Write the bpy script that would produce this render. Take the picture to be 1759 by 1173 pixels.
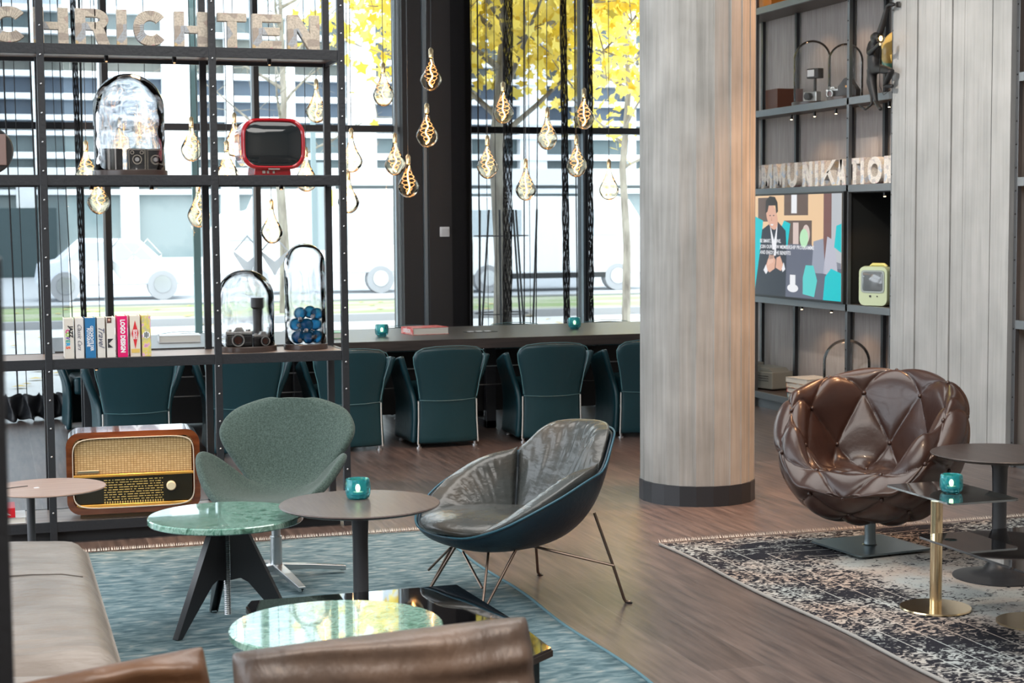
import bpy, bmesh, math, random
import numpy as np
from mathutils import Vector, Matrix
random.seed(7); np.random.seed(7)
PI = math.pi
scn = bpy.context.scene
col = scn.collection
for o in list(bpy.data.objects): bpy.data.objects.remove(o)

# ------------------------------------------------------------------ camera
F = 2800.; CX, CY = 879.5, 586.5; H = 1.62
PITCH = math.atan(210/F); ROLL = .0075; YAW = math.radians(17.7)
FW = Vector((math.sin(YAW)*math.cos(PITCH), math.cos(YAW)*math.cos(PITCH), -math.sin(PITCH)))
R0 = Vector((math.cos(YAW), -math.sin(YAW), 0)); U0 = R0.cross(FW)
RT = R0*math.cos(ROLL) - U0*math.sin(ROLL); UP = RT.cross(FW)
CAM = Vector((0, 0, H))
cd = bpy.data.cameras.new('camera'); cam = bpy.data.objects.new('camera', cd); col.objects.link(cam)
M = Matrix((RT, UP, -FW)).transposed().to_4x4(); M.translation = CAM
cam.matrix_world = M
cd.sensor_width = 36; cd.lens = 36*F/1759; cd.clip_start = .05; cd.clip_end = 300
cd.dof.use_dof = True; cd.dof.focus_distance = 7.6; cd.dof.aperture_fstop = 6.3
scn.camera = cam
def ray(px, py): return FW + RT*((px-CX)/F) + UP*((CY-py)/F)
def atz(px, py, z=0.): d = ray(px, py); return CAM + d*((z-H)/d.z)
def aty(px, py, Y): d = ray(px, py); return CAM + d*(Y/d.y)
def atx(px, py, X): d = ray(px, py); return CAM + d*(X/d.x)

# ------------------------------------------------------------------ world, lights, exposure
w = bpy.data.worlds.new('world'); scn.world = w; w.use_nodes = True
nt = w.node_tree; bg = nt.nodes['Background']
bg.inputs[0].default_value = (.86, .93, 1, 1); bg.inputs[1].default_value = 4.1
scn.view_settings.view_transform = 'Standard'; scn.view_settings.look = 'None'
scn.view_settings.gamma = 1; scn.view_settings.use_curve_mapping = False
scn.view_settings.exposure = 0.2
scn.cycles.max_bounces = 8; scn.cycles.diffuse_bounces = 3; scn.cycles.glossy_bounces = 4
scn.cycles.transmission_bounces = 6; scn.cycles.transparent_max_bounces = 24
scn.cycles.sample_clamp_indirect = 4; scn.cycles.sample_clamp_direct = 30
scn.cycles.caustics_reflective = False; scn.cycles.caustics_refractive = False
scn.cycles.use_adaptive_sampling = True; scn.cycles.adaptive_threshold = .02
def area(name, loc, rot, sx, sy, power, colr):
    l = bpy.data.lights.new(name, 'AREA'); l.shape = 'RECTANGLE'; l.size = sx; l.size_y = sy
    l.energy = power; l.color = colr
    o = bpy.data.objects.new(name, l); col.objects.link(o); o.location = loc; o.rotation_euler = rot
    return o
def spot(name, loc, target, power, colr, deg, r=.03):
    l = bpy.data.lights.new(name, 'SPOT'); l.energy = power; l.color = colr
    l.spot_size = math.radians(deg); l.spot_blend = .6; l.shadow_soft_size = r
    o = bpy.data.objects.new(name, l); col.objects.link(o); o.location = loc
    o.rotation_euler = (Vector(target)-Vector(loc)).to_track_quat('-Z', 'Y').to_euler()
    return o
WARM = (1, .62, .34); COOL = (.86, .93, 1)
# unseen fill lights added over the seating, then the lamps on the right-hand side
area('ceiling_fill_light', (1.0, 1.5, 4.3), (0, 0, 0), 5, 4, 300, (1, .97, .93))
area('ceiling_fill_light', (2.5, 7.0, 4.3), (0, 0, 0), 4, 3, 150, (1, .97, .93))
spot('ceiling_spot', (5.7, 8.0, 4.2), (3.95, 8.7, 1.0), 480, (1, .52, .26), 60, .1)
spot('ceiling_spot', (5.9, 6.6, 3.9), (3.95, 8.5, .6), 480, (1, .54, .28), 40, .1)
spot('ceiling_spot', (3.6, 3.8, 4.2), (4.1, 6.7, .5), 170, (1, .72, .5), 42, .1)
spot('ceiling_spot', (1.3, 1.6, 4.2), (.7, 3.3, .7), 150, WARM, 40, .1)
spot('ceiling_spot', (3.0, 9.2, 4.2), (5.9, 9.9, 1.7), 420, (1, .9, .8), 60, .05)

# ------------------------------------------------------------------ materials
MATS = {}
def mat(name, c=(.5, .5, .5), rough=.5, metal=0., spec=.5, bump=None, var=None, coat=0., sheen=0., em=None, ems=0., trans=0.):
    if name in MATS: return MATS[name]
    m = bpy.data.materials.new(name); m.use_nodes = True; t = m.node_tree; p = t.nodes['Principled BSDF']
    p.inputs['Base Color'].default_value = (*c, 1); p.inputs['Roughness'].default_value = rough
    p.inputs['Metallic'].default_value = metal; p.inputs['Specular IOR Level'].default_value = spec
    p.inputs['Coat Weight'].default_value = coat; p.inputs['Sheen Weight'].default_value = sheen
    if em: p.inputs['Emission Color'].default_value = (*em, 1); p.inputs['Emission Strength'].default_value = ems
    if bump or var:
        tc = t.nodes.new('ShaderNodeTexCoord')
    if var:   # (colour2, scale, (sx,sy,sz), lo, hi)
        c2, sc, st, lo, hi = var
        mp = t.nodes.new('ShaderNodeMapping'); mp.inputs['Scale'].default_value = st
        n = t.nodes.new('ShaderNodeTexNoise'); n.inputs['Scale'].default_value = sc; n.inputs['Detail'].default_value = 6
        r = t.nodes.new('ShaderNodeValToRGB'); r.color_ramp.elements[0].position = lo; r.color_ramp.elements[1].position = hi
        r.color_ramp.elements[0].color = (*c, 1); r.color_ramp.elements[1].color = (*c2, 1)
        t.links.new(tc.outputs['Object'], mp.inputs[0]); t.links.new(mp.outputs[0], n.inputs['Vector'])
        t.links.new(n.outputs['Fac'], r.inputs[0]); t.links.new(r.outputs[0], p.inputs['Base Color'])
    if bump:  # (scale, strength, (sx,sy,sz))
        sc, stg, st = bump
        mp = t.nodes.new('ShaderNodeMapping'); mp.inputs['Scale'].default_value = st
        n = t.nodes.new('ShaderNodeTexNoise'); n.inputs['Scale'].default_value = sc; n.inputs['Detail'].default_value = 4
        b = t.nodes.new('ShaderNodeBump'); b.inputs['Strength'].default_value = stg; b.inputs['Distance'].default_value = .02
        t.links.new(tc.outputs['Object'], mp.inputs[0]); t.links.new(mp.outputs[0], n.inputs['Vector'])
        t.links.new(n.outputs['Fac'], b.inputs['Height']); t.links.new(b.outputs[0], p.inputs['Normal'])
    MATS[name] = m; return m
def nodes_mat(name):
    m = bpy.data.materials.new(name); m.use_nodes = True; t = m.node_tree
    MATS[name] = m
    return m, t, t.nodes, t.links, t.nodes['Principled BSDF']
def glass(name, tint=(1, 1, 1), refr=0., rior=1.12, bump=0., bscale=6., ior=1.45, opac=0., opc=(.1, .1, .1)):
    m, t, N, L, p = nodes_mat(name)
    N.remove(p); out = N['Material Output']
    tr = N.new('ShaderNodeBsdfTransparent'); tr.inputs[0].default_value = (*tint, 1)
    gl = N.new('ShaderNodeBsdfGlossy'); gl.inputs['Roughness'].default_value = .02
    fr = N.new('ShaderNodeFresnel'); fr.inputs[0].default_value = ior
    mx = N.new('ShaderNodeMixShader')
    base = tr
    if bump:
        tc = N.new('ShaderNodeTexCoord'); n = N.new('ShaderNodeTexNoise'); n.inputs['Scale'].default_value = bscale; n.inputs['Detail'].default_value = 0
        b = N.new('ShaderNodeBump'); b.inputs['Strength'].default_value = bump; b.inputs['Distance'].default_value = .05
        L.new(tc.outputs['Object'], n.inputs['Vector']); L.new(n.outputs['Fac'], b.inputs['Height'])
        L.new(b.outputs[0], gl.inputs['Normal']); L.new(b.outputs[0], fr.inputs['Normal'])
    if refr:
        rf = N.new('ShaderNodeBsdfRefraction'); rf.inputs['IOR'].default_value = rior; rf.inputs['Color'].default_value = (*tint, 1); rf.inputs['Roughness'].default_value = 0
        if bump: L.new(b.outputs[0], rf.inputs['Normal'])
        m2 = N.new('ShaderNodeMixShader'); m2.inputs[0].default_value = refr
        L.new(tr.outputs[0], m2.inputs[1]); L.new(rf.outputs[0], m2.inputs[2]); base = m2
    if opac:
        df = N.new('ShaderNodeBsdfDiffuse'); df.inputs[0].default_value = (*opc, 1)
        m3 = N.new('ShaderNodeMixShader'); m3.inputs[0].default_value = opac
        L.new(base.outputs[0], m3.inputs[1]); L.new(df.outputs[0], m3.inputs[2]); base = m3
    L.new(fr.outputs[0], mx.inputs[0]); L.new(base.outputs[0], mx.inputs[1]); L.new(gl.outputs[0], mx.inputs[2])
    L.new(mx.outputs[0], out.inputs[0]); return m

black = mat('black_steel', (.018, .02, .024), .42, bump=(60, .1, (1, 1, 1)))
frame_m = mat('dark_frame', (.025, .027, .032), .4)
darkwood = mat('dark_wood', (.035, .028, .026), .38, var=((.06, .045, .04), 5, (1, 14, 14), .35, .7))
shelfwood = mat('shelf_wood', (.2, .15, .125), .4, var=((.33, .26, .22), 5, (1, 14, 14), .3, .7))
walnut = mat('walnut', (.33, .2, .15), .35, var=((.42, .29, .22), 4, (1, 9, 9), .3, .7))
taupewood = mat('taupe_wood', (.085, .062, .056), .34, var=((.13, .1, .09), 5, (12, 1, 12), .3, .7))
white_m = mat('white_paint', (.8, .8, .8), .5)
chrome = mat('brushed_metal', (.55, .56, .57), .28, 1)
steel = mat('steel_plate', (.16, .2, .215), .3, .8)
brass = mat('brass', (.85, .68, .42), .2, 1)
brass_s = mat('brass_satin', (.62, .5, .32), .3, 1)
bronze = mat('bronze_wire', (.2, .15, .12), .3, 1)
teal_leather = mat('teal_leather', (.005, .038, .05), .38, bump=(14, .12, (1, 1, 1)))
teal_shell = mat('teal_shell', (.004, .019, .032), .42, bump=(50, .1, (1, 1, 1)))
piping_m = mat('pale_piping', (.6, .62, .6), .5)
green_felt = mat('green_felt', (.03, .052, .043), .95, sheen=.12, bump=(260, .35, (1, 1, 1)), var=((.085, .125, .105), 150, (1, 1, 1), .3, .7))
grey_leather = mat('grey_leather', (.055, .06, .058), .27, bump=(7, .55, (1, 1, 2.2)), var=((.1, .08, .06), 3, (1, 1, 1), .45, .75))
brown_leather = mat('brown_leather', (.034, .015, .011), .3, bump=(12, .12, (1, 1, 1)), var=((.048, .022, .015), 6, (1, 1, 1), .4, .7), coat=.15)
sofa_light = mat('beige_leather', (.2, .17, .145), .42, bump=(5, 1., (1, 3, 1)), var=((.28, .245, .215), 4, (1, 2, 1), .4, .7))
sofa_brown = mat('taupe_leather', (.06, .044, .036), .42, bump=(6, .8, (2, 1, 1)), var=((.13, .085, .06), 4, (1, 1, 1), .4, .7))
tan_leather = mat('tan_leather', (.085, .042, .022), .36, bump=(5, .9, (1, 1, 1)), var=((.14, .07, .035), 4, (1, 1, 1), .4, .7))
rubber = mat('black_plastic', (.012, .012, .013), .35)
darkglass = mat('black_glass', (.004, .004, .005), .03, spec=.9, coat=1)
window_glass = glass('window_glass', (.97, 1, .99), ior=1.25)
dome_wavy = glass('wavy_dome_glass', (.99, .99, 1), refr=.55, bump=.5, bscale=11, ior=1.22, rior=1.06)
dome_clear = glass('clear_dome_glass', (.97, .98, .98), refr=0, ior=1.13, opac=.035, opc=(.9, .92, .95))
bulb_glass = glass('bulb_glass', (1, .93, .8), refr=.3, bump=.3, bscale=16, ior=1.2, rior=1.05)
blue_glass = glass('blue_glass', (.2, .65, .95), ior=1.3, opac=.5, opc=(.02, .38, .75))
votive_glass = glass('teal_votive_glass', (.5, .85, .87), ior=1.35, bump=.5, bscale=30, opac=.4, opc=(.03, .36, .42))
net_m = glass('net_curtain', (.55, .56, .58), ior=1.01, opac=.12, opc=(.02, .02, .02))
net_dense = glass('net_gathered', (.5, .5, .52), ior=1.01, opac=.3, opc=(.02, .02, .02))
strand_m = mat('black_netting', (.015, .016, .018), .8)
filament_m = mat('filament', (1, .6, .2), .5, em=(1, .5, .16), ems=30)
flame_m = mat('flame', (1, .7, .3), .5, em=(1, .62, .28), ems=14)
lamp_em = mat('spot_lens', (1, .8, .5), .5, em=(1, .75, .45), ems=12)

def plank_mat():
    m, t, N, L, p = nodes_mat('floor_planks')
    tc = N.new('ShaderNodeTexCoord'); mp = N.new('ShaderNodeMapping'); mp.inputs['Rotation'].default_value = (0, 0, PI/2)
    br = N.new('ShaderNodeTexBrick'); br.inputs['Scale'].default_value = 1
    br.inputs['Brick Width'].default_value = 1.5; br.inputs['Row Height'].default_value = .24; br.inputs['Mortar Size'].default_value = .0025
    br.inputs['Color1'].default_value = (.095, .073, .066, 1); br.inputs['Color2'].default_value = (.14, .108, .097, 1); br.inputs['Mortar'].default_value = (.16, .135, .125, 1)
    m2 = N.new('ShaderNodeMapping'); m2.inputs['Scale'].default_value = (14, 1.2, 1)
    n = N.new('ShaderNodeTexNoise'); n.inputs['Scale'].default_value = 2.2; n.inputs['Detail'].default_value = 8
    r = N.new('ShaderNodeValToRGB'); r.color_ramp.elements[0].position = .3; r.color_ramp.elements[1].position = .72
    r.color_ramp.elements[0].color = (.5, .5, .52, 1); r.color_ramp.elements[1].color = (1.35, 1.28, 1.22, 1)
    mx = N.new('ShaderNodeMix'); mx.data_type = 'RGBA'; mx.blend_type = 'MULTIPLY'; mx.inputs[0].default_value = 1
    L.new(tc.outputs['Object'], mp.inputs[0]); L.new(mp.outputs[0], br.inputs['Vector'])
    L.new(tc.outputs['Object'], m2.inputs[0]); L.new(m2.outputs[0], n.inputs['Vector']); L.new(n.outputs['Fac'], r.inputs[0])
    L.new(br.outputs['Color'], mx.inputs[6]); L.new(r.outputs[0], mx.inputs[7]); L.new(mx.outputs[2], p.inputs['Base Color'])
    p.inputs['Roughness'].default_value = .33; p.inputs['Specular IOR Level'].default_value = .5
    b = N.new('ShaderNodeBump'); b.inputs['Strength'].default_value = .12; b.inputs['Distance'].default_value = .01
    L.new(n.outputs['Fac'], b.inputs['Height']); L.new(b.outputs[0], p.inputs['Normal'])
    return m
floor_m = plank_mat()
def concrete_mat(name='board_concrete', c1=(.36, .355, .34), c2=(.55, .545, .53), boards=True):
    m, t, N, L, p = nodes_mat(name)
    tc = N.new('ShaderNodeTexCoord'); mp = N.new('ShaderNodeMapping'); mp.inputs['Scale'].default_value = (16, 16, .7)
    n = N.new('ShaderNodeTexNoise'); n.inputs['Scale'].default_value = 2.6; n.inputs['Detail'].default_value = 8
    n2 = N.new('ShaderNodeTexNoise'); n2.inputs['Scale'].default_value = 3.2; n2.inputs['Detail'].default_value = 3
    ad = N.new('ShaderNodeMath'); ad.operation = 'ADD'
    ml = N.new('ShaderNodeMath'); ml.operation = 'MULTIPLY'; ml.inputs[1].default_value = .5
    r = N.new('ShaderNodeValToRGB'); r.color_ramp.elements[0].position = .34; r.color_ramp.elements[1].position = .66
    r.color_ramp.elements[0].color = (*c1, 1); r.color_ramp.elements[1].color = (*c2, 1)
    L.new(tc.outputs['Object'], mp.inputs[0]); L.new(mp.outputs[0], n.inputs['Vector']); L.new(tc.outputs['Object'], n2.inputs['Vector'])
    L.new(n.outputs['Fac'], ad.inputs[0]); L.new(n2.outputs['Fac'], ad.inputs[1]); L.new(ad.outputs[0], ml.inputs[0]); L.new(ml.outputs[0], r.inputs[0])
    L.new(r.outputs[0], p.inputs['Base Color'])
    b = N.new('ShaderNodeBump'); b.inputs['Strength'].default_value = .35; b.inputs['Distance'].default_value = .01
    L.new(n.outputs['Fac'], b.inputs['Height']); L.new(b.outputs[0], p.inputs['Normal'])
    p.inputs['Roughness'].default_value = .75
    return m
concrete_m = concrete_mat(c1=(.21, .205, .19), c2=(.36, .35, .33))
def ramp_mat(name, scale, st, stops, rough=.5, detail=8, dist=0., bump=0., spec=.5, coat=0., tex='noise', rot=(0, 0, 0)):
    m, t, N, L, p = nodes_mat(name)
    tc = N.new('ShaderNodeTexCoord'); mp = N.new('ShaderNodeMapping'); mp.inputs['Scale'].default_value = st; mp.inputs['Rotation'].default_value = rot
    n = N.new('ShaderNodeTexNoise'); n.inputs['Scale'].default_value = scale; n.inputs['Detail'].default_value = detail; n.inputs['Distortion'].default_value = dist
    r = N.new('ShaderNodeValToRGB'); e = r.color_ramp.elements
    e[0].position = stops[0][0]; e[0].color = (*stops[0][1], 1); e[1].position = stops[-1][0]; e[1].color = (*stops[-1][1], 1)
    for pos, c in stops[1:-1]:
        q = e.new(pos); q.color = (*c, 1)
    L.new(tc.outputs['Object'], mp.inputs[0]); L.new(mp.outputs[0], n.inputs['Vector']); L.new(n.outputs['Fac'], r.inputs[0]); L.new(r.outputs[0], p.inputs['Base Color'])
    if bump:
        b = N.new('ShaderNodeBump'); b.inputs['Strength'].default_value = bump; b.inputs['Distance'].default_value = .01
        L.new(n.outputs['Fac'], b.inputs['Height']); L.new(b.outputs[0], p.inputs['Normal'])
    p.inputs['Roughness'].default_value = rough; p.inputs['Specular IOR Level'].default_value = spec; p.inputs['Coat Weight'].default_value = coat
    p.inputs['Coat Roughness'].default_value = .02
    if coat: p.inputs['Coat IOR'].default_value = 2.0
    return m
marble_m = ramp_mat('green_marble', 9, (1, 1.6, 1), [(.3, (.04, .13, .09)), (.42, (.15, .33, .25)), (.5, (.3, .5, .42)), (.56, (.12, .27, .2)), (.64, (.3, .5, .42)), (.8, (.55, .7, .62))], .08, 10, 2.2, coat=.8)
rug_teal_m = ramp_mat('teal_rug', 11, (1, 2.6, 1), [(.28, (.06, .105, .125)), (.45, (.12, .19, .215)), (.58, (.2, .275, .295)), (.72, (.34, .37, .355))], .98, 12, .6, bump=.6, spec=.1)
stone_m = ramp_mat('textile_panel', 90, (1, 1, .04), [(.3, (.3, .27, .255)), (.7, (.42, .385, .365))], .85, 3)
collage_cols = [(.5, .42, .32), (.55, .47, .37), (.45, .38, .3), (.2, .15, .13), (.54, .46, .37), (.45, .1, .16), (.5, .43, .34), (.53, .45, .36), (.2, .3, .42), (.5, .42, .33), (.6, .38, .08), (.55, .48, .38), (.33, .2, .17), (.56, .48, .38)]
def collage(name, bright=1.):
    m, t, N, L, p = nodes_mat(name)
    tc = N.new('ShaderNodeTexCoord'); v = N.new('ShaderNodeTexVoronoi'); v.inputs['Scale'].default_value = 17 if bright <= 1 else 26
    n = N.new('ShaderNodeTexNoise'); n.inputs['Scale'].default_value = 90; n.inputs['Detail'].default_value = 3
    sp = N.new('ShaderNodeSeparateColor'); r = N.new('ShaderNodeValToRGB'); r.color_ramp.interpolation = 'CONSTANT'
    e = r.color_ramp.elements; e[0].position = 0; e[0].color = (*collage_cols[0], 1); e[1].position = .95; e[1].color = (*collage_cols[-1], 1)
    for i, c in enumerate(collage_cols[1:-1]): q = e.new(.07*(i+1)); q.color = (*c, 1)
    r2 = N.new('ShaderNodeValToRGB'); r2.color_ramp.elements[0].position = .35; r2.color_ramp.elements[1].position = .6
    r2.color_ramp.elements[0].color = (.55*bright, .55*bright, .55*bright, 1); r2.color_ramp.elements[1].color = (1.15*bright,)*3+(1,)
    mx = N.new('ShaderNodeMix'); mx.data_type = 'RGBA'; mx.blend_type = 'MULTIPLY'; mx.inputs[0].default_value = 1
    L.new(tc.outputs['Object'], v.inputs['Vector']); L.new(tc.outputs['Object'], n.inputs['Vector'])
    L.new(v.outputs['Color'], sp.inputs[0]); L.new(sp.outputs[0], r.inputs[0]); L.new(n.outputs['Fac'], r2.inputs[0])
    L.new(r.outputs[0], mx.inputs[6]); L.new(r2.outputs[0], mx.inputs[7])
    m9 = N.new('ShaderNodeMix'); m9.data_type = 'RGBA'; m9.inputs[0].default_value = .5 if bright <= 1 else .5; m9.inputs[7].default_value = (.5, .43, .35, 1) if bright <= 1 else (.85, .83, .8, 1)
    L.new(mx.outputs[2], m9.inputs[6]); L.new(m9.outputs[2], p.inputs['Base Color'])
    p.inputs['Roughness'].default_value = .6
    return m
collage_m = collage('newspaper_collage')
def rug2_mat():
    m, t, N, L, p = nodes_mat('black_white_rug')
    tc = N.new('ShaderNodeTexCoord')
    mp = N.new('ShaderNodeMapping'); mp.inputs['Scale'].default_value = (1, 1.3, 1)
    n = N.new('ShaderNodeTexNoise'); n.inputs['Scale'].default_value = 26; n.inputs['Detail'].default_value = 6; n.inputs['Distortion'].default_value = 1.6
    nb = N.new('ShaderNodeTexNoise'); nb.inputs['Scale'].default_value = 1.7; nb.inputs['Detail'].default_value = 7
    sx = N.new('ShaderNodeSeparateXYZ'); L.new(tc.outputs['Object'], sx.inputs[0])
    # distance from the left and far borders (object origin sits at the far left corner)
    mn = N.new('ShaderNodeMath'); mn.operation = 'MINIMUM'
    ng = N.new('ShaderNodeMath'); ng.operation = 'MULTIPLY'; ng.inputs[1].default_value = -1
    L.new(sx.outputs[1], ng.inputs[0]); L.new(sx.outputs[0], mn.inputs[0]); L.new(ng.outputs[0], mn.inputs[1])
    # field mask
    a = N.new('ShaderNodeMath'); a.operation = 'MULTIPLY_ADD'; a.inputs[1].default_value = .55; L.new(nb.outputs['Fac'], a.inputs[0]); L.new(mn.outputs[0], a.inputs[2])
    rm = N.new('ShaderNodeMapRange'); rm.inputs[1].default_value = .8; rm.inputs[2].default_value = .93; L.new(a.outputs[0], rm.inputs[0])
    # thresholds: dense dark on the border, sparse in the field
    th = N.new('ShaderNodeMapRange'); th.inputs[3].default_value = .5; th.inputs[4].default_value = .36; L.new(rm.outputs[0], th.inputs[0])
    nb2 = N.new('ShaderNodeTexNoise'); nb2.inputs['Scale'].default_value = 1.9; nb2.inputs['Detail'].default_value = 2
    pt = N.new('ShaderNodeMapRange'); pt.inputs[1].default_value = .5; pt.inputs[2].default_value = .66; pt.inputs[3].default_value = 0; pt.inputs[4].default_value = .14
    mp3 = N.new('ShaderNodeMapping'); mp3.inputs['Location'].default_value = (3.1, 1.7, 0); L.new(tc.outputs['Object'], mp3.inputs[0]); L.new(mp3.outputs[0], nb2.inputs['Vector'])
    L.new(nb2.outputs['Fac'], pt.inputs[0])
    th2 = N.new('ShaderNodeMath'); th2.operation = 'ADD'; L.new(th.outputs[0], th2.inputs[0]); L.new(pt.outputs[0], th2.inputs[1])
    sub = N.new('ShaderNodeMath'); sub.operation = 'SUBTRACT'; L.new(n.outputs['Fac'], sub.inputs[0]); L.new(th2.outputs[0], sub.inputs[1])
    k = N.new('ShaderNodeMapRange'); k.inputs[1].default_value = -.02; k.inputs[2].default_value = .07; L.new(sub.outputs[0], k.inputs[0])
    # guard stripes along the border
    fr = N.new('ShaderNodeMath'); fr.operation = 'WRAP'; fr.inputs[1].default_value = 0; fr.inputs[2].default_value = .13; L.new(mn.outputs[0], fr.inputs[0])
    ls = N.new('ShaderNodeMath'); ls.operation = 'LESS_THAN'; ls.inputs[1].default_value = .006; L.new(fr.outputs[0], ls.inputs[0])
    inv = N.new('ShaderNodeMath'); inv.operation = 'SUBTRACT'; inv.inputs[0].default_value = 1; L.new(rm.outputs[0], inv.inputs[1])
    st = N.new('ShaderNodeMath'); st.operation = 'MULTIPLY'; L.new(ls.outputs[0], st.inputs[0]); L.new(inv.outputs[0], st.inputs[1])
    k2 = N.new('ShaderNodeMath'); k2.operation = 'MAXIMUM'; L.new(k.outputs[0], k2.inputs[0]); L.new(st.outputs[0], k2.inputs[1])
    cr = N.new('ShaderNodeValToRGB'); cr.color_ramp.elements[0].position = .4; cr.color_ramp.elements[1].position = .6
    cr.color_ramp.elements[0].color = (.46, .37, .31, 1); cr.color_ramp.elements[1].color = (.4, .43, .42, 1)
    L.new(nb.outputs['Fac'], cr.inputs[0])
    mx = N.new('ShaderNodeMix'); mx.data_type = 'RGBA'; mx.inputs[6].default_value = (.022, .022, .028, 1)
    L.new(k2.outputs[0], mx.inputs[0]); L.new(cr.outputs[0], mx.inputs[7]); L.new(mx.outputs[2], p.inputs['Base Color'])
    L.new(tc.outputs['Object'], mp.inputs[0]); L.new(mp.outputs[0], n.inputs['Vector']); L.new(tc.outputs['Object'], nb.inputs['Vector'])
    p.inputs['Roughness'].default_value = 1; p.inputs['Specular IOR Level'].default_value = .1
    return m
rug2_m = rug2_mat()

# ------------------------------------------------------------------ mesh helpers
class B:
    def __init__(s): s.v = []; s.f = []
    def add(s, vs, fs):
        o = len(s.v); s.v += [tuple(v) for v in vs]; s.f += [tuple(i+o for i in f) for f in fs]; return s
    def box(s, x0, x1, y0, y1, z0, z1):
        return s.add([(x0, y0, z0), (x1, y0, z0), (x1, y1, z0), (x0, y1, z0), (x0, y0, z1), (x1, y0, z1), (x1, y1, z1), (x0, y1, z1)],
                     [(0, 3, 2, 1), (4, 5, 6, 7), (0, 1, 5, 4), (1, 2, 6, 5), (2, 3, 7, 6), (3, 0, 4, 7)])
    def obox(s, M4, sx, sy, sz):
        c = [(-sx/2, -sy/2, -sz/2), (sx/2, -sy/2, -sz/2), (sx/2, sy/2, -sz/2), (-sx/2, sy/2, -sz/2), (-sx/2, -sy/2, sz/2), (sx/2, -sy/2, sz/2), (sx/2, sy/2, sz/2), (-sx/2, sy/2, sz/2)]
        return s.add([M4 @ Vector(q) for q in c], [(0, 3, 2, 1), (4, 5, 6, 7), (0, 1, 5, 4), (1, 2, 6, 5), (2, 3, 7, 6), (3, 0, 4, 7)])
    def tube(s, path, r, n=8, caps=True):
        P = [Vector(p) for p in path]; k = len(P); rs = r if isinstance(r, (list, tuple)) else [r]*k
        d0 = (P[1]-P[0]).normalized(); a = d0.orthogonal().normalized(); vs = []
        for i, p in enumerate(P):
            d = ((P[min(i+1, k-1)]-P[max(i-1, 0)])).normalized()
            a = (a - d*a.dot(d)).normalized(); b = d.cross(a)
            for j in range(n):
                t = 2*PI*j/n; vs.append(p + (a*math.cos(t)+b*math.sin(t))*rs[i])
        fs = [(i*n+j, i*n+(j+1) % n, (i+1)*n+(j+1) % n, (i+1)*n+j) for i in range(k-1) for j in range(n)]
        if caps: fs += [tuple(range(n))[::-1], tuple((k-1)*n+j for j in range(n))]
        return s.add(vs, fs)
    def lathe(s, prof, n=40, c=(0, 0, 0)):
        vs = []; fs = []; rows = []
        for r, z in prof:
            if r < 1e-6: rows.append([len(vs)]); vs.append((c[0], c[1], c[2]+z))
            else:
                rows.append(list(range(len(vs), len(vs)+n)))
                vs += [(c[0]+r*math.cos(2*PI*j/n), c[1]+r*math.sin(2*PI*j/n), c[2]+z) for j in range(n)]
        for a, b in zip(rows, rows[1:]):
            for j in range(n):
                k = (j+1) % n
                if len(a) == 1 and len(b) == 1: continue
                if len(a) == 1: fs.append((a[0], b[k], b[j]))
                elif len(b) == 1: fs.append((a[j], a[k], b[0]))
                else: fs.append((a[j], a[k], b[k], b[j]))
        return s.add(vs, fs)
    def prism(s, poly, y0, y1):            # polygon in x,z extruded along y
        n = len(poly)
        return s.add([(x, y0, z) for x, z in poly]+[(x, y1, z) for x, z in poly],
                     [tuple(range(n)), tuple(range(2*n-1, n-1, -1))]+[(i, i+n, (i+1) % n+n, (i+1) % n) for i in range(n)])
    def ring(s, cx, cz, rx, rz, st, a0, a1, y0, y1, n=28, p=2.):
        def se(t, a, b):
            c, q = math.cos(t), math.sin(t)
            return (cx+a*math.copysign(abs(c)**(2/p), c), cz+b*math.copysign(abs(q)**(2/p), q))
        for i in range(n):
            t0 = a0+(a1-a0)*i/n; t1 = a0+(a1-a0)*(i+1)/n
            s.prism([se(t0, rx, rz), se(t1, rx, rz), se(t1, rx-st, rz-st), se(t0, rx-st, rz-st)], y0, y1)
        return s
    def grid(s, A, cu=False, cv=False):
        nu, nv = A.shape[:2]; vs = A.reshape(-1, 3).tolist(); fs = []
        for i in range(nu if cu else nu-1):
            for j in range(nv if cv else nv-1):
                i2, j2 = (i+1) % nu, (j+1) % nv
                fs.append((i*nv+j, i2*nv+j, i2*nv+j2, i*nv+j2))
        return s.add(vs, fs)
    def sphere(s, c, r, nu=16, nv=10, sq=(1, 1, 1)):
        P = [(math.sin(PI*i/nv)*r, -math.cos(PI*i/nv)*r) for i in range(nv+1)]
        b = B().lathe([(max(0, a) if 0 < i < nv else 0, z) for i, (a, z) in enumerate(P)], nu)
        return s.add([(c[0]+x*sq[0], c[1]+y*sq[1], c[2]+z*sq[2]) for x, y, z in b.v], b.f)
    def xf(s, M4): s.v = [tuple(M4 @ Vector(v)) for v in s.v]; return s
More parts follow.
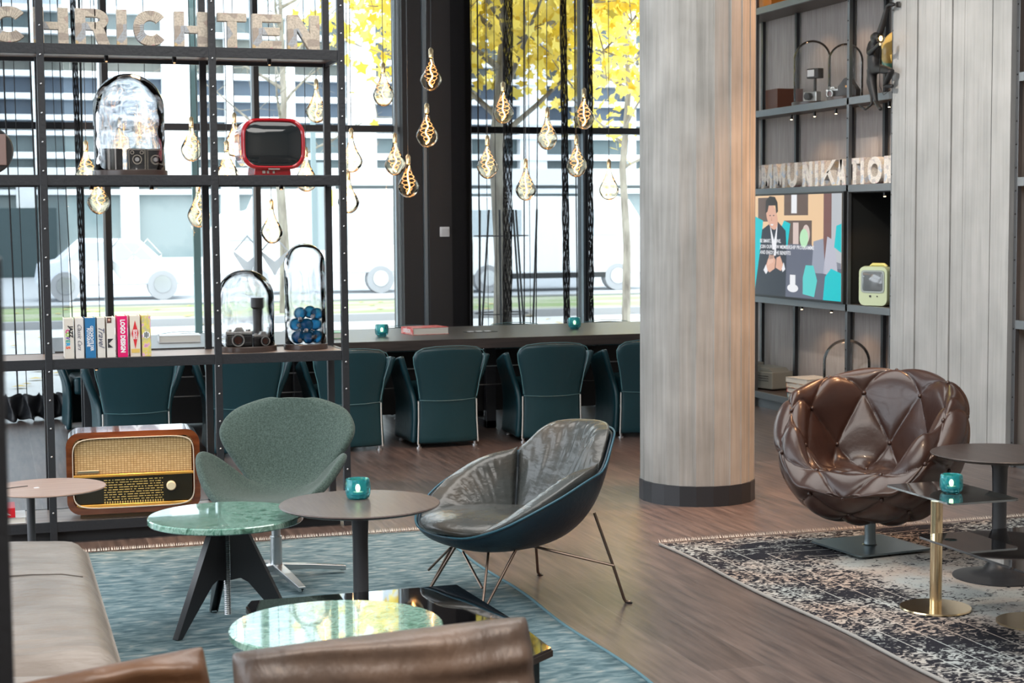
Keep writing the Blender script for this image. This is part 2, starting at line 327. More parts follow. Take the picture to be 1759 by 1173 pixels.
def mesh(name, b, m, parent=None, smooth=None, bevel=0., sub=0, solid=0., fix=True):
    me = bpy.data.meshes.new(name); me.from_pydata(b.v, [], b.f)
    nv_ = len(b.v)
    assert all(0 <= i < nv_ for f in b.f for i in f) and all(len(set(f)) == len(f) for f in b.f), name
    if fix:
        bm = bmesh.new(); bm.from_mesh(me); bmesh.ops.recalc_face_normals(bm, faces=bm.faces); bm.to_mesh(me); bm.free()
    me.materials.append(m)
    if smooth is not None:
        me.polygons.foreach_set('use_smooth', [True]*len(me.polygons))
        if smooth < 180: me.set_sharp_from_angle(angle=math.radians(smooth))
    o = bpy.data.objects.new(name, me); col.objects.link(o)
    if parent: o.parent = parent
    if solid: q = o.modifiers.new('solid', 'SOLIDIFY'); q.thickness = solid; q.offset = 0
    if bevel: q = o.modifiers.new('bevel', 'BEVEL'); q.width = bevel; q.segments = 3; q.limit_method = 'ANGLE'; q.angle_limit = math.radians(40)
    if sub: q = o.modifiers.new('sub', 'SUBSURF'); q.levels = sub; q.render_levels = sub
    return o
def thing(name, label, cat, loc=(0, 0, 0), rz=0., group=None):
    o = bpy.data.objects.new(name, None); col.objects.link(o); o.location = loc; o.rotation_euler = (0, 0, rz)
    o.empty_display_size = .1; o['label'] = label; o['category'] = cat
    if group: o['group'] = group
    return o
def tag(o, label, cat, group=None):
    o['label'] = label; o['category'] = cat
    if group: o['group'] = group
    return o
def struct(o): o['kind'] = 'structure'; return o
def dup(root, loc, rz, label, group=None, parent=None):
    r = root.copy(); col.objects.link(r); r.location = loc; r.rotation_euler = (0, 0, rz)
    if label: r['label'] = label
    if group: r['group'] = group
    def rec(a, b):
        for ch in list(a.children):
            c = ch.copy(); col.objects.link(c); c.parent = b; rec(ch, c)
    rec(root, r); return r
def text(name, body, size, m, parent, M4, ext=.0006, bold=0., shear=0., sx=1., spacing=1.):
    cu = bpy.data.curves.new(name, 'FONT'); cu.body = body; cu.size = size; cu.extrude = ext; cu.offset = bold; cu.shear = shear
    cu.align_x = 'CENTER'; cu.align_y = 'CENTER'; cu.resolution_u = 2; cu.space_character = spacing
    tmp = bpy.data.objects.new('tmp', cu); col.objects.link(tmp)
    dg = bpy.context.evaluated_depsgraph_get(); dg.update()
    me = bpy.data.meshes.new_from_object(tmp.evaluated_get(dg)); bpy.data.objects.remove(tmp); bpy.data.curves.remove(cu)
    me.name = name; me.materials.clear(); me.materials.append(m)
    me.transform(M4 @ Matrix.Diagonal((sx, 1, 1, 1)))
    o = bpy.data.objects.new(name, me); col.objects.link(o)
    if parent: o.parent = parent
    return o
FRONT = Matrix.Rotation(PI/2, 4, 'X')          # text facing -y, upright
def T(x, y, z): return Matrix.Translation((x, y, z))

# ================================================================== THE ROOM
X0, X1, Y0, Y1, ZC = -4., 6.66, -2.5, 14.8, 4.5
struct(mesh('floor', B().box(X0, X1+.2, Y0, Y1+.1, -.1, 0), floor_m))
struct(mesh('ceiling', B().box(X0, X1+.2, Y0, Y1+.1, ZC, ZC+.1), mat('ceiling_paint', (.5, .5, .5), .9)))
struct(mesh('wall_right', B().box(X1, X1+.12, Y0, 14.3, 0, ZC), stone_m))
struct(mesh('wall_back', B().box(X0, X1, Y0-.1, Y0, 0, ZC), mat('back_wall', (.42, .38, .34), .9)))
struct(mesh('wall_left', B().box(X0-.1, X0, Y0, 2.0, 0, ZC).box(X0-.1, X0, 14.0, Y1, 0, ZC), mat('back_wall')))
b = B()
for y in np.arange(2.0, 14.3, 1.5): b.box(X0-.1, X0, y-.04, y+.04, 0, ZC)
b.box(X0-.1, X0, 2, 14, 2.42, 2.48)
struct(mesh('window_5', b, frame_m))  # unseen row of left windows, added to let sky light into the room
# front windows: frames at a 1.31 m pitch left of the dark pier, one more to the right of it
TZ = 2.455
def win(n, xs, x0, x1):
    b = B()
    for x in xs:
        b.box(x-.028, x+.028, 14.66, 14.82, 0, ZC)
    b.box(x0, x1, 14.68, 14.8, TZ-.03, TZ+.03); b.box(x0, x1, 14.66, 14.82, 0, .09)
    f = struct(mesh('window_%d' % n, b, frame_m, bevel=.004))
    g = B().box(x0, x1, 14.735, 14.745, .09, ZC)
    struct(mesh('window_%d_pane' % n, g, window_glass)); return f
win(1, [-1.63, -.32], -4, .96)
win(2, [.99, 2.3], .96, 3.58)
win(3, [4.27, 5.43, 6.6], 4.24, 6.66)
# light edges of the frames
b = B()
for x in (.955, 2.265, 3.57, 5.395): b.box(x-.014, x+.006, 14.6, 14.66, 0, ZC)
struct(mesh('trim_1', b, mat('grey_metal', (.3, .35, .38), .35, .6)))
struct(mesh('wall_pier', B().box(3.60, 3.78, 14.5, 14.9, 0, ZC).box(3.82, 4.17, 14.42, 14.95, 0, ZC).box(4.17, 4.26, 14.55, 14.9, 0, ZC), mat('pier_dark', (.03, .027, .027), .6)))
struct(mesh('trim_2', B().box(3.785, 3.815, 14.46, 14.9, 0, ZC), mat('grey_metal')))
s_ = aty(764, 398, 14.41)
o = tag(mesh('wall_switch', B().box(s_.x-.045, s_.x+.045, 14.405, 14.42, s_.z-.045, s_.z+.045), white_m, bevel=.004), 'small white switch plate on the dark pier between the windows', 'switch')
mesh('rocker', B().box(s_.x-.03, s_.x+.03, 14.4, 14.406, s_.z-.03, s_.z+.03), mat('white_rocker', (.7, .7, .7), .4), None).parent = o
# window stickers: the two-diamond W mark
def translucent(name, c):
    m, t, N, L, p = nodes_mat(name); N.remove(p); a = N.new('ShaderNodeBsdfTranslucent'); a.inputs[0].default_value = (*c, 1); d_ = N.new('ShaderNodeBsdfTransparent'); mx = N.new('ShaderNodeMixShader'); mx.inputs[0].default_value = .25
    L.new(a.outputs[0], mx.inputs[1]); L.new(d_.outputs[0], mx.inputs[2]); L.new(mx.outputs[0], N['Material Output'].inputs[0]); return m
def wmark(px, py, label, mtl):
    c = aty(px, py, 14.7); t = thing('window_sticker', label, 'sticker', (c.x, 14.72, c.z), 0, 'white marks stuck on the window panes')
    b = B(); d = .125
    for s in (-1, 1):
        x = s*d*.98
        b.prism([(x-d, .03), (x, -.07), (x+d, .03), (x+d, -.06) if 0 else (x+d*.99, .0), (x, -.2), (x-d*.99, .0)], -.001, .001)
    mesh('filled_chevron', b, mtl, t)
    b = B()
    for s in (-1, 1):
        x = s*d*.98
        b.prism([(x-d, .03), (x, .17), (x, .152), (x-d+.02, .03)], -.001, .001); b.prism([(x+d, .03), (x, .17), (x, .152), (x+d-.02, .03)], -.001, .001)
    mesh('outline_chevron', b, mtl, t)
wmark(230, 442, 'white double diamond mark on the pane behind the upright books', translucent('sticker_white', (.95, .95, .95)))
wmark(449, 436, 'pale double diamond mark on the pane behind the domed camera', translucent('sticker_grey', (.6, .6, .62)))

# ------------------------------------------------------------------ columns
def column(name, cx, cy, r, n, label, rot=0.):
    t = thing(name, label, 'column', (cx, cy, 0), rot)
    b = B(); a = [2*PI*(i+random.uniform(-.12, .12))/n for i in range(n)]; P = []
    for i in range(n):
        rr = r*(1+random.uniform(-.014, .014)); P.append((rr*math.cos(a[i]), rr*math.sin(a[i])))
        a2 = a[i]-.006; P.append(((rr+.004)*math.cos(a[i]+.008), (rr+.004)*math.sin(a[i]+.008)))
    m = len(P); b.add([(x, y, 0) for x, y in P]+[(x, y, ZC) for x, y in P], [(i, (i+1) % m, (i+1) % m+m, i+m) for i in range(m)]+[tuple(range(m))])
    mesh('shaft', b, concrete_m, t)
    pb = B(); k = n; pr = r*1.035
    pb.lathe([(0, 0), (pr, 0), (pr, .115), (0, .115)], k)
    mesh('plinth', pb, mat('plinth_black', (.02, .022, .026), .4), t)
    return t
c0 = atz(1197, 871); dirc = Vector((c0.x, c0.y, 0)).normalized()
cc = c0 + dirc*.335
column('concrete_column', cc.x, cc.y, .325, 22, 'round board-marked concrete column with a black faceted plinth')
# broad concrete pier between the two wall shelves
b = B(); ys = [8.985, 9.06, 9.2, 9.33, 9.52, 9.66, 9.8, 9.98, 10.1, 10.24, 10.34, 10.44]
rng = random.Random(3)
for y0_, y1_ in zip(ys, ys[1:]):
    xx = 6.215+rng.uniform(-.012, .006); b.box(xx, 6.66, y0_, y1_-.004, 0, ZC)
b.box(6.235, 6.66, 8.99, 10.43, 0, ZC)
pier_m = concrete_mat('pier_concrete', (.31, .32, .315), (.43, .435, .43))
tag(mesh('concrete_pier', b, pier_m), 'wide pale grey board-marked concrete pier beside the right wall shelf', 'pier')

# ================================================================== THE STREET
ext_white = mat('facade_white', (.82, .84, .86), .7)
struct(mesh('floor_pavement', B().box(-25, 60, 14.95, 26.0, -.12, -.02), mat('pavement', (.5, .5, .5), .9, var=((.62, .62, .62), .6, (1, 1, 1), .3, .7))))
struct(mesh('floor_kerb', B().box(-25, 60, 26.0, 26.3, -.12, .1).box(-25, 60, 31.0, 31.3, -.12, .1), mat('kerb_stone', (.3, .3, .31), .9)))
gr = mesh('floor_grass', B().box(-25, 60, 26.3, 31.0, -.1, .06), mat('grass', (.2, .27, .1), .95, var=((.36, .36, .28), 1.2, (.3, 1, 1), .4, .65)))
gr['kind'] = 'structure'
struct(mesh('floor_road', B().box(-40, 90, 31.3, 52.0, -.12, -.02), mat('road', (.42, .43, .45), .9)))
# fallen leaves on the pavement
def leafgeo(b, c, s, rng):
    a = rng.uniform(0, 2*PI); t = Vector((rng.gauss(0, 1), rng.gauss(0, 1), rng.gauss(0, 1))).normalized(); u = t.orthogonal().normalized()
    u = (Matrix.Rotation(a, 3, t) @ u); v = t.cross(u)
    P = [u*s, u*s*.35+v*s*.45, u*s*.45+v*s*.95, -u*s*.1+v*s*.6, -u*s*.8+v*s*.75, -u*s*.6, -u*s*.8-v*s*.75, -u*s*.1-v*s*.6, u*s*.45-v*s*.95, u*s*.35-v*s*.45]
    b.add([c+q for q in P], [tuple(range(10))])
b = B(); rng = random.Random(5)
for i in range(260):
    x, y = rng.uniform(-5, 9), rng.uniform(16, 31)
    s = rng.uniform(.05, .1); b.add([(x-s, y, .0+.07*(y > 26.2)), (x, y-s, .01+.07*(y > 26.2)), (x+s, y, .0+.07*(y > 26.2)), (x, y+s, .01+.07*(y > 26.2))], [(0, 1, 2, 3)])
fl = mesh('fallen_leaves', b, mat('leaf_litter', (.62, .45, .14), .8)); fl['kind'] = 'stuff'; tag(fl, 'yellow leaves scattered over the pavement and grass outside', 'leaves')

# office building across the road
BY = 52.
bt = thing('office_building', 'white banded office building with blue glass across the street', 'building', (0, BY, 0))
mesh('wall', B().box(-25, 60, .5, 8, 0, 14.2), mat('facade_grey', (.5, .55, .6), .6), bt)  # plain blue-grey wall behind the bands
rows = []
z = 4.9
gl_dark = mat('facade_glass_dark', (.035, .06, .1), .35, var=((.07, .1, .14), .5, (1, 1, 1), .4, .6))
gl_teal = mat('facade_glass_teal', (.08, .12, .13), .35, var=((.14, .18, .19), .6, (1, 1, 1), .4, .6))
gl_olive = mat('facade_glass_olive', (.1, .11, .1), .35, var=((.15, .16, .14), .7, (1, 1, 1), .4, .6))
zz = [2.6, 3.55, 4.35, 4.75, 5.6, 6.05, 6.9, 7.7, 8.1, 9.0, 9.4, 10.2]
def pzat(py): return aty(300, py, BY).z
levels = [(305, 325), (272, 300), (233, 262), (207, 226), (172, 200), (134, 164), (103, 126), (62, 96), (24, 55)]
gm = [gl_teal, gl_teal, gl_teal, gl_dark, gl_dark, gl_dark, gl_olive, gl_olive, gl_teal]
for (p0, p1), g in zip(levels, gm):
    o = mesh('window_band', B().box(-25, 60, .42, .5, pzat(p1), pzat(p0)), g, bt)
pr = [(325, 334), (299, 306), (262, 273), (226, 234), (199, 208), (163, 173), (125, 135), (95, 104), (54, 63), (14, 25)]
b = B()
for p0, p1 in pr: b.box(-25, 60, 0, .5, pzat(p1), pzat(p0))
mesh('spandrel', b, ext_white, bt)
b = B(); x = -24
k = 0
while x < 59:
    wd = .95 if k % 3 == 0 else .26
    b.box(x, x+wd, .05, .5, 3.2, 14.2); x += 1.95; k += 1
mesh('mullion', b, ext_white, bt)
b = B(); x = -24
while x < 59: b.box(x, x+.55, -.05, .5, 0, 3.2); x += 3.1
b.box(-25, 60, -.05, .5, 0, .5); b.box(-25, 60, -.1, .5, 2.75, 3.3)
mesh('ground_pier', b, mat('facade_pale', (.75, .77, .78), .7), bt)
mesh('shopfront_glass', B().box(-25, 60, .3, .4, .5, 2.75), mat('shop_glass', (.14, .19, .2), .3, var=((.26, .3, .3), .4, (1, 1, 1), .4, .6)), bt)
# dark gate left, seen through the curtain
g0 = aty(0, 485, 51.6); g1 = aty(96, 357, 51.6)
tag(mesh('dark_hoarding', B().box(g0.x-3, g1.x, 51.2, 51.5, g0.z-.6, g1.z), mat('hoarding', (.035, .06, .065), .6), bevel=.02), 'dark green panel against the far building, at the left behind the curtain', 'panel')

# vehicles on the road
def vehicle(name, label, cat, px0, px1, D, hgt, profile, body, n=0, glassy=True):
    a = aty(px0, 400, D); c = aty(px1, 400, D); Lh = c.x-a.x
    t = thing(name, label, cat, (a.x, D, -.02))
    b = B().prism([(x*Lh, z*hgt) for x, z in profile], 0, 1.8)
    mesh('body', b, body, t, bevel=.06)
    for wx in (.18, .8):
        wb = B().tube([(wx*Lh, -.03, .31), (wx*Lh, .25, .31)], .31, 20)
        wh = mesh('wheel', wb, mat('tyre_grey', (.33, .33, .34), .8), t, smooth=40); mesh('hub_cap', B().tube([(wx*Lh, -.045, .33), (wx*Lh, -.03, .33)], .18, 16), chrome, wh)
    return t, Lh
car_glass = mat('car_glass', (.4, .45, .5), .2)
van_prof = [(0, .18), (1, .18), (1, .6), (.93, .72), (.86, .97), (.8, 1), (.04, 1), (0, .94)]
t, Lh = vehicle('white_van', 'long white van on the road behind the right-hand window', 'van', 770, 1130, 35, 2.15, van_prof, mat('van_white', (.85, .86, .88), .4))
mesh('side_window', B().box(.62*Lh, .8*Lh, -.02, .02, 1.25, 1.85), car_glass, t, bevel=.02)
mesh('side_window', B().box(.06*Lh, .34*Lh, -.02, .02, 1.25, 1.85), mat('van_glass_grey', (.45, .5, .54), .2), t, bevel=.02)
mesh('sill', B().box(.25*Lh, .74*Lh, -.03, .0, .3, .42), rubber, t)
t, Lh = vehicle('white_delivery_truck', 'white box truck on the road behind the middle window panes', 'truck', 372, 720, 36, 2.3, [(0, .2), (1, .2), (1, 1), (.24, 1), (.2, .82), (.05, .78), (0, .55)], mat('truck_white', (.8, .81, .82), .5))
mesh('side_window', B().box(.06*Lh, .18*Lh, -.02, .02, 1.2, 1.75), car_glass, t, bevel=.02)
mesh('side_panel', B().box(.62*Lh, .97*Lh, -.02, .02, 1.1, 1.95), mat('truck_panel', (.5, .55, .58), .5), t, bevel=.02)
sedan = [(0, .3), (.02, .25), (.98, .25), (1, .4), (.98, .6), (.8, .66), (.66, .98), (.3, 1), (.14, .66), (.02, .6)]
t, Lh = vehicle('silver_car', 'silver blue car passing on the road behind the left shelf', 'car', 60, 330, 35, 1.3, sedan, mat('car_silver', (.68, .72, .8), .3))
mesh('side_window', B().prism([(.2*Lh, .86), (.31*Lh, 1.22), (.48*Lh, 1.23), (.48*Lh, .86)], -.02, .02), car_glass, t)
mesh('side_window', B().prism([(.5*Lh, .86), (.5*Lh, 1.23), (.64*Lh, 1.2), (.74*Lh, .86)], -.02, .02), car_glass, t)

# street furniture: tall signal cabinet / post pair
p0 = aty(538, 455, 24.); p1 = aty(566, 325, 24.)
t = thing('street_sign_post', 'grey street post with a small yellow notice outside the middle window', 'post', (p0.x, 24, -.02))
mesh('post', B().box(0, .07, 0, .07, 0, 3.4).box(.2, .27, 0, .07, 0, 3.4), mat('post_grey', (.2, .26, .28), .5), t)
mesh('board', B().box(.05, .22, .02, .05, 1.2, 2.5), mat('board_grey', (.32, .37, .4), .5), t)
mesh('notice', B().box(.2, .31, -.01, 0, 1.85, 2.1), mat('notice_yellow', (.75, .75, .08), .5), t)
p0 = aty(342, 560, 16.5)
t = thing('downpipe_post', 'slim green grey metal post just outside the glass behind the left shelf', 'post', (p0.x, 16.5, -.02))
mesh('post', B().box(-.035, .035, 0, .07, 0, 4.5), mat('post_green', (.12, .19, .19), .5), t)

# trees
bark = ramp_mat('bark', 9, (1, 1, .25), [(.3, (.12, .1, .085)), (.7, (.34, .31, .26))], .95, 5, bump=.5)
leaf_y = mat('leaf_yellow', (.85, .6, .03), .7, var=((.92, .76, .2), 1.2, (1, 1, 1), .35, .65))
def tree(label, bx, by, r0, hgt, nb, leaf, seed, zmin, spread, leafsz, dens, xb=0.):
    rng = random.Random(seed); t = thing('tree', label, 'tree', (bx, by, -.02))
    b = B(); tips = []
    pts = [Vector((0, 0, 0)), Vector((.02, 0, 1.2)), Vector((-.04, .03, 2.4)), Vector((.05, 0, 3.6)), Vector((0, .05, hgt))]
    b.tube(pts, [r0, r0*.9, r0*.8, r0*.6, r0*.15], 12)
    for i in range(nb):
        z0 = zmin+(hgt-zmin-.6)*((i+.5)/nb); a = i*2.4+rng.uniform(-.4, .4); L = spread*rng.uniform(.7, 1.05)*(1-.35*(z0-zmin)/(hgt-zmin))
        d = Vector((math.cos(a)+xb, math.sin(a)*.8, rng.uniform(.35, .75))).normalized(); P = [Vector((0, 0, z0))]
        for k in range(1, 6): P.append(P[-1]+(d+Vector((rng.uniform(-.2, .2), rng.uniform(-.2, .2), rng.uniform(-.05, .25)))*.6)*L/5)
        b.tube(P, [r0*.38, r0*.28, r0*.2, r0*.13, r0*.08, r0*.03], 6)
        for k in range(2, 6):
            for q in range(3):
                d2 = Vector((rng.gauss(0, 1), rng.gauss(0, 1), rng.gauss(.3, .8))).normalized(); P2 = [P[k], P[k]+d2*L*.15, P[k]+d2*L*.3+Vector((0, 0, rng.uniform(-.1, .1)))]
                b.tube(P2, [r0*.1, r0*.06, r0*.02], 5); tips += [P2[1], P2[2], P[k]]
    mesh('trunk', b, bark, t, smooth=60)
    if leaf:
        lb = B()
        for i in range(dens):
            p = rng.choice(tips)+Vector((rng.gauss(0, .25), rng.gauss(0, .25), rng.gauss(0, .22)))
            leafgeo(lb, p, rng.uniform(.6, 1.2)*leafsz, rng)
        mesh('foliage', lb, leaf, t, fix=False)
    return t
tb = aty(862, 556, 18.1)
tree('street tree with yellow autumn leaves, outside the right window', tb.x, 18.1, .11, 6.2, 16, leaf_y, 11, 2.5, 2.9, .085, 4600)
tb = aty(655, 380, 27)
tree('yellow leaved tree behind the single bulbs left of the dark pier', tb.x+1.5, 27, .1, 7.2, 9, leaf_y, 21, 3.4, 2.6, .12, 700, -.5)
bare = mat('bark_bare', (.4, .38, .35), .9)
tb = aty(495, 380, 27)
tree('bare pale branched tree behind the red television', tb.x, 27.5, .09, 6.6, 11, None, 31, 2.4, 2.4, .1, 0)
tb = aty(1075, 380, 24)
tree('bare young tree at the right edge of the right window', tb.x, 24, .07, 6.6, 12, leaf_y, 41, 2.3, 2.3, .11, 900)
tb = aty(862, 556, 18.1)
t = thing('tree_guard', 'black rod tree guard around the street tree trunk', 'tree guard', (tb.x, 18.1, -.02))
for dx, dy, lx in ((-.33, -.2, -.13), (-.22, .2, -.02), (-.1, -.3, .0), (.36, .2, .12), (.3, -.2, -.08), (.16, -.3, .1)):
    mesh('rod', B().tube([(dx-lx*0, dy, 0), (dx-lx, dy*.9, 1.75)], .012, 6), rubber, t)
for z in (.55, 1.45):
    mesh('hoop', B().tube([(.32*math.cos(a), .28*math.sin(a), z) for a in np.linspace(0, 2*PI, 25)], .007, 5, caps=False), rubber, t)

# ================================================================== CURTAINS
def curtain(name, label, strands, netx, Y, zb=.03, group='net curtains at the windows'):
    t = thing(name, label, 'curtain', (0, Y, 0), 0, group)
    nb = B()
    for x0, x1, z0, wig in netx:
        n = 40; P = np.zeros((n, 2, 3))
        for i in range(n):
            u = i/(n-1); x = x0+(x1-x0)*u
            P[i, :, 0] = x; P[i, :, 1] = wig*math.sin(u*(x1-x0)*38)+.1; P[i, 0, 2] = z0; P[i, 1, 2] = ZC-.02
        nb.grid(P)
    if netx: mesh('net', nb, net_m, t, smooth=180)
    for xt, xb_, w_ in strands:
        P = [(xt, 0, ZC-.02), (xt*.6+xb_*.4, .01, 2.6), (xb_, 0, 1.2), (xb_+(xb_-xt)*.3, 0, zb)]
        if w_ > .02:
            # gathered strip of coarse netting: crossing threads
            sb = B(); k = 15
            for j in range(k):
                ph = j/k*2*PI
                Q = []
                for i in range(60):
                    u = i/59; z = (ZC-.02)*(1-u)+zb*u; xx = xt+(xb_-xt)*u*1.2
                    Q.append((xx+w_/2*math.sin(ph+u*26*(1 if j % 2 else -1)), .015*math.cos(ph+u*26), z))
                sb.tube(Q, .0035, 4)
            mesh('gathered_fold', sb, strand_m, t)
            n_ = 30; P_ = np.zeros((n_, 9, 3))
            for i_ in range(n_):
                u = i_/(n_-1)
                for j_ in range(9): P_[i_, j_] = (xt+(xb_-xt)*u*1.2+w_*.42*(j_/4-1), .02*math.sin(j_*2.4), (ZC-.02)*(1-u)+zb*u)
            mesh('gathered_net', B().grid(P_), net_dense, t, smooth=180)
        else: mesh('fold', B().tube(P, w_/2, 5), strand_m, t)
def wx(px, Y=14.2): return aty(px, 217, Y).x
def wxb(px, py=500, Y=14.2): return aty(px, py, Y).x
curtain('net_curtain', 'black net curtain hanging in front of the left window', [(wx(6), wx(14), .014), (wx(24), wx(30), .008), (wx(52), wx(58), .016), (wx(88), wx(97), .006), (wx(100), wx(112), .01), (wx(127), wx(133), .045), (wx(140), wx(136), .02), (wx(158), wx(160), .006)],
        [(-.6, .62, .12, .05)], 14.0)
# puddled hem of the left curtain
b = B(); A = np.zeros((90, 6, 3))
for i in range(90):
    u = i/89; x = -.55+1.25*u
    for j in range(6):
        v = j/5; A[i, j] = (x+.02*math.sin(u*60+v*4), -.05+.09*math.sin(u*55)*(1-.5*v)-.05*(1-v), .015+.2*v+.012*math.sin(u*90))
hem = mesh('curtain_hem', b.grid(A), mat('black_net_hem', (.02, .022, .026), .5), None, smooth=180, solid=.004)
hem.location = (0, 13.95, 0); tag(hem, 'gathered black hem of the left curtain bunched on the floor', 'curtain')
curtain('net_curtain', 'black net curtain hanging in front of the right window', [(wx(813), wx(806), .008), (wx(822), wx(822), .014), (wx(835), wx(836), .005), (wx(850), wx(851), .006), (wx(876), wx(869), .085), (wx(902), wx(899), .012), (wx(909), wx(909), .006), (wx(927), wx(920), .01), (wx(967), wx(972), .06), (wx(988), wx(990), .012), (wx(1013), wx(1014), .05)],
        [(4.0, 5.3, .05, .05)], 14.2)

# ================================================================== OPEN BOOKSHELF (left)
SY, SYB = 8.445, 8.875
PW = .036
posts1 = [.245, 1.088, 1.755]
ST = [2.505, 1.857, .936, .113]     # tops of the boards
TH = .052
t = thing('open_bookshelf', 'tall open shelf of dark riveted steel posts and wooden boards dividing the room', 'shelf', (0, SY, 0))
allp = [-.6]+posts1
for i, x in enumerate(allp):
    for y in (0, SYB-SY-PW):
        f = mesh('post', B().box(x, x+PW, y, y+PW, 0, 3.35), black, t, bevel=.002)
        if y == 0:
            rb = B()
            for k in range(24): rb.sphere((x+PW/2, -.002, .16+k*.143), .0055, 8, 6)
            mesh('rivet_row', rb, chrome, f, smooth=180)
for z in ST:
    mesh('shelf_board', B().box(-.6, posts1[-1]+PW, .02, SYB-SY-.02, z-.032, z-.002), shelfwood, t)
    mesh('edge_rail', B().box(-.6, posts1[-1], .004, .02, z-TH, z), black, t, bevel=.002); mesh('edge_rail', B().box(-.6, posts1[-1], SYB-SY-.02, SYB-SY-.004, z-TH, z), black, t, bevel=.002)
for z in ST[:3]: mesh('edge_rail', B().box(posts1[-1]+.01, posts1[-1]+.026, .03, SYB-SY-.03, z-TH, z), black, t)
mesh('kick_panel', B().box(-.6, 1.74, .05, .07, 0, .09), mat('kick_black', (.012, .013, .015), .6), t)
for x, z, yy in ((.59, ST[0]-.05, .15), (.93, ST[0]-.05, .15), (1.42, ST[0]-.05, .15), (.5, ST[1]-.05, .15), (.8, ST[1]-.05, .15), (1.47, ST[1]-.05, .15), (.5, ST[2]-.05, .15)):
    s = mesh('spotlight', B().tube([(x, yy, z+.02), (x, yy-.01, z-.02)], .011, 12), rubber, t)
    mesh('lens', B().tube([(x, yy-.01, z-.021), (x, yy-.0105, z-.023)], .006, 10), mat('lens_warm', (.5, .3, .15), .3, em=(1, .6, .3), ems=1.), s)
spot('shelf_spot', (.5, SY+.14, ST[1]-.08), (.5, SY+.05, ST[2]), 9, WARM, 110)
spot('shelf_spot', (1.35, SY+.1, ST[1]-.08), (1.35, SY+.12, ST[2]), 5, WARM, 110)
spot('shelf_spot', (.66, SY-.06, ST[2]-.1), (.66, SY+.12, .25), 14, (1, .6, .28), 120)
spot('shelf_spot', (.75, SY+.2, ST[0]-.08), (.75, SY+.15, ST[1]), 5, WARM, 110)

# ---- big collage letters
def letter(ch, w_, h_, s, d):
    b = B(); y0, y1 = 0, d
    def bar(a, c, e, f): b.prism([a, c, e, f], y0-.0006, y1+.0006)
    if ch == 'H': b.box(0, s, y0, y1, 0, h_).box(w_-s, w_, y0, y1, 0, h_).box(s, w_-s, y0, y1, h_*.39, h_*.6)
    if ch == 'I': b.box(0, s, y0, y1, 0, h_)
    if ch == 'T': b.box(0, w_, y0, y1, h_-s*.85, h_).box(w_/2-s/2, w_/2+s/2, y0, y1, 0, h_-s*.85)
    if ch == 'E': b.box(0, s, y0, y1, 0, h_).box(s, w_, y0, y1, 0, s*.8).box(s, w_, y0, y1, h_-s*.8, h_).box(s, w_*.94, y0, y1, h_/2-s*.4, h_/2+s*.4)
    if ch == 'N': b.box(0, s, y0, y1, 0, h_).box(w_-s, w_, y0, y1, 0, h_); bar((0, h_), (s*1.15, h_), (w_, 0), (w_-s*1.15, 0))
    if ch == 'M':
        b.box(0, s*.9, y0, y1, 0, h_).box(w_-s*.9, w_, y0, y1, 0, h_)
        bar((0, h_), (s*1.1, h_), (w_/2+s*.45, h_*.1), (w_/2-s*.45, h_*.1)); bar((w_-s*1.1, h_), (w_, h_), (w_/2+s*.45, h_*.1), (w_/2-s*.45, h_*.1))
    if ch == 'K': b.box(0, s, y0, y1, 0, h_); bar((s*.8, h_*.38), (w_-s*1.1, h_), (w_, h_), (s*.9, h_*.2)); bar((w_*.38, h_*.55), (w_*.6, h_*.62), (w_, 0), (w_-s*1.15, 0))
    if ch == 'A': bar((0, 0), (s, 0), (w_/2+s*.45, h_), (w_/2-s*.5, h_)); bar((w_, 0), (w_-s, 0), (w_/2-s*.45, h_), (w_/2+s*.5, h_)); b.box(w_*.25, w_*.75, y0, y1, h_*.2, h_*.36)
    if ch == 'U': b.box(0, s, y0, y1, w_/2, h_).box(w_-s, w_, y0, y1, w_/2, h_).ring(w_/2, w_/2, w_/2, w_/2, s, PI, 2*PI, y0, y1, 16)
    if ch == 'O': b.ring(w_/2, h_/2, w_/2, h_/2, s, 0, 2*PI, y0, y1, 32, 2.3)
    if ch == 'C': b.ring(w_/2, h_/2, w_/2, h_/2, s, math.radians(38), math.radians(322), y0, y1, 30, 2.2)
    if ch == 'R':
        b.box(0, s, y0, y1, 0, h_).box(s, w_*.6, y0, y1, h_-s*.8, h_).box(s, w_*.6, y0, y1, h_*.4, h_*.4+s*.8)
        b.ring(w_*.55, h_*.7, w_*.42, h_*.3, s*.82, -PI/2, PI/2, y0, y1, 14); bar((w_*.5, h_*.42), (w_*.5+s*1.1, h_*.46), (w_, 0), (w_-s*1.15, 0))
    return b
spec = [('C', .025, .185, 'first letter C, cut by the left frame edge'), ('H', .235, .168, 'letter H behind the left steel post'), ('R', .436, .167, 'letter R, second whole letter'), ('I', .637, .047, 'single letter I in the middle'), ('C', .72, .169, 'letter C, the one just left of the second H'), ('H', .922, .167, 'letter H behind the second steel post'), ('T', 1.139, .149, 'letter T right of the second steel post'), ('E', 1.318, .15, 'letter E'), ('N', 1.499, .168, 'letter N, last on the right')]
for ch, x, w_, lab in spec:
    o = mesh('collage_letter', letter(ch, w_, .176, .05, .045), collage_m, bevel=.002)
    o.location = (x, SY+.03, ST[0]+.002); o['category'] = 'letter'; o['label'] = 'collage '+lab+', top of the open bookshelf'; o['group'] = 'collage letters on the open bookshelf'
    me = o.data; me.transform(Matrix.Identity(4))

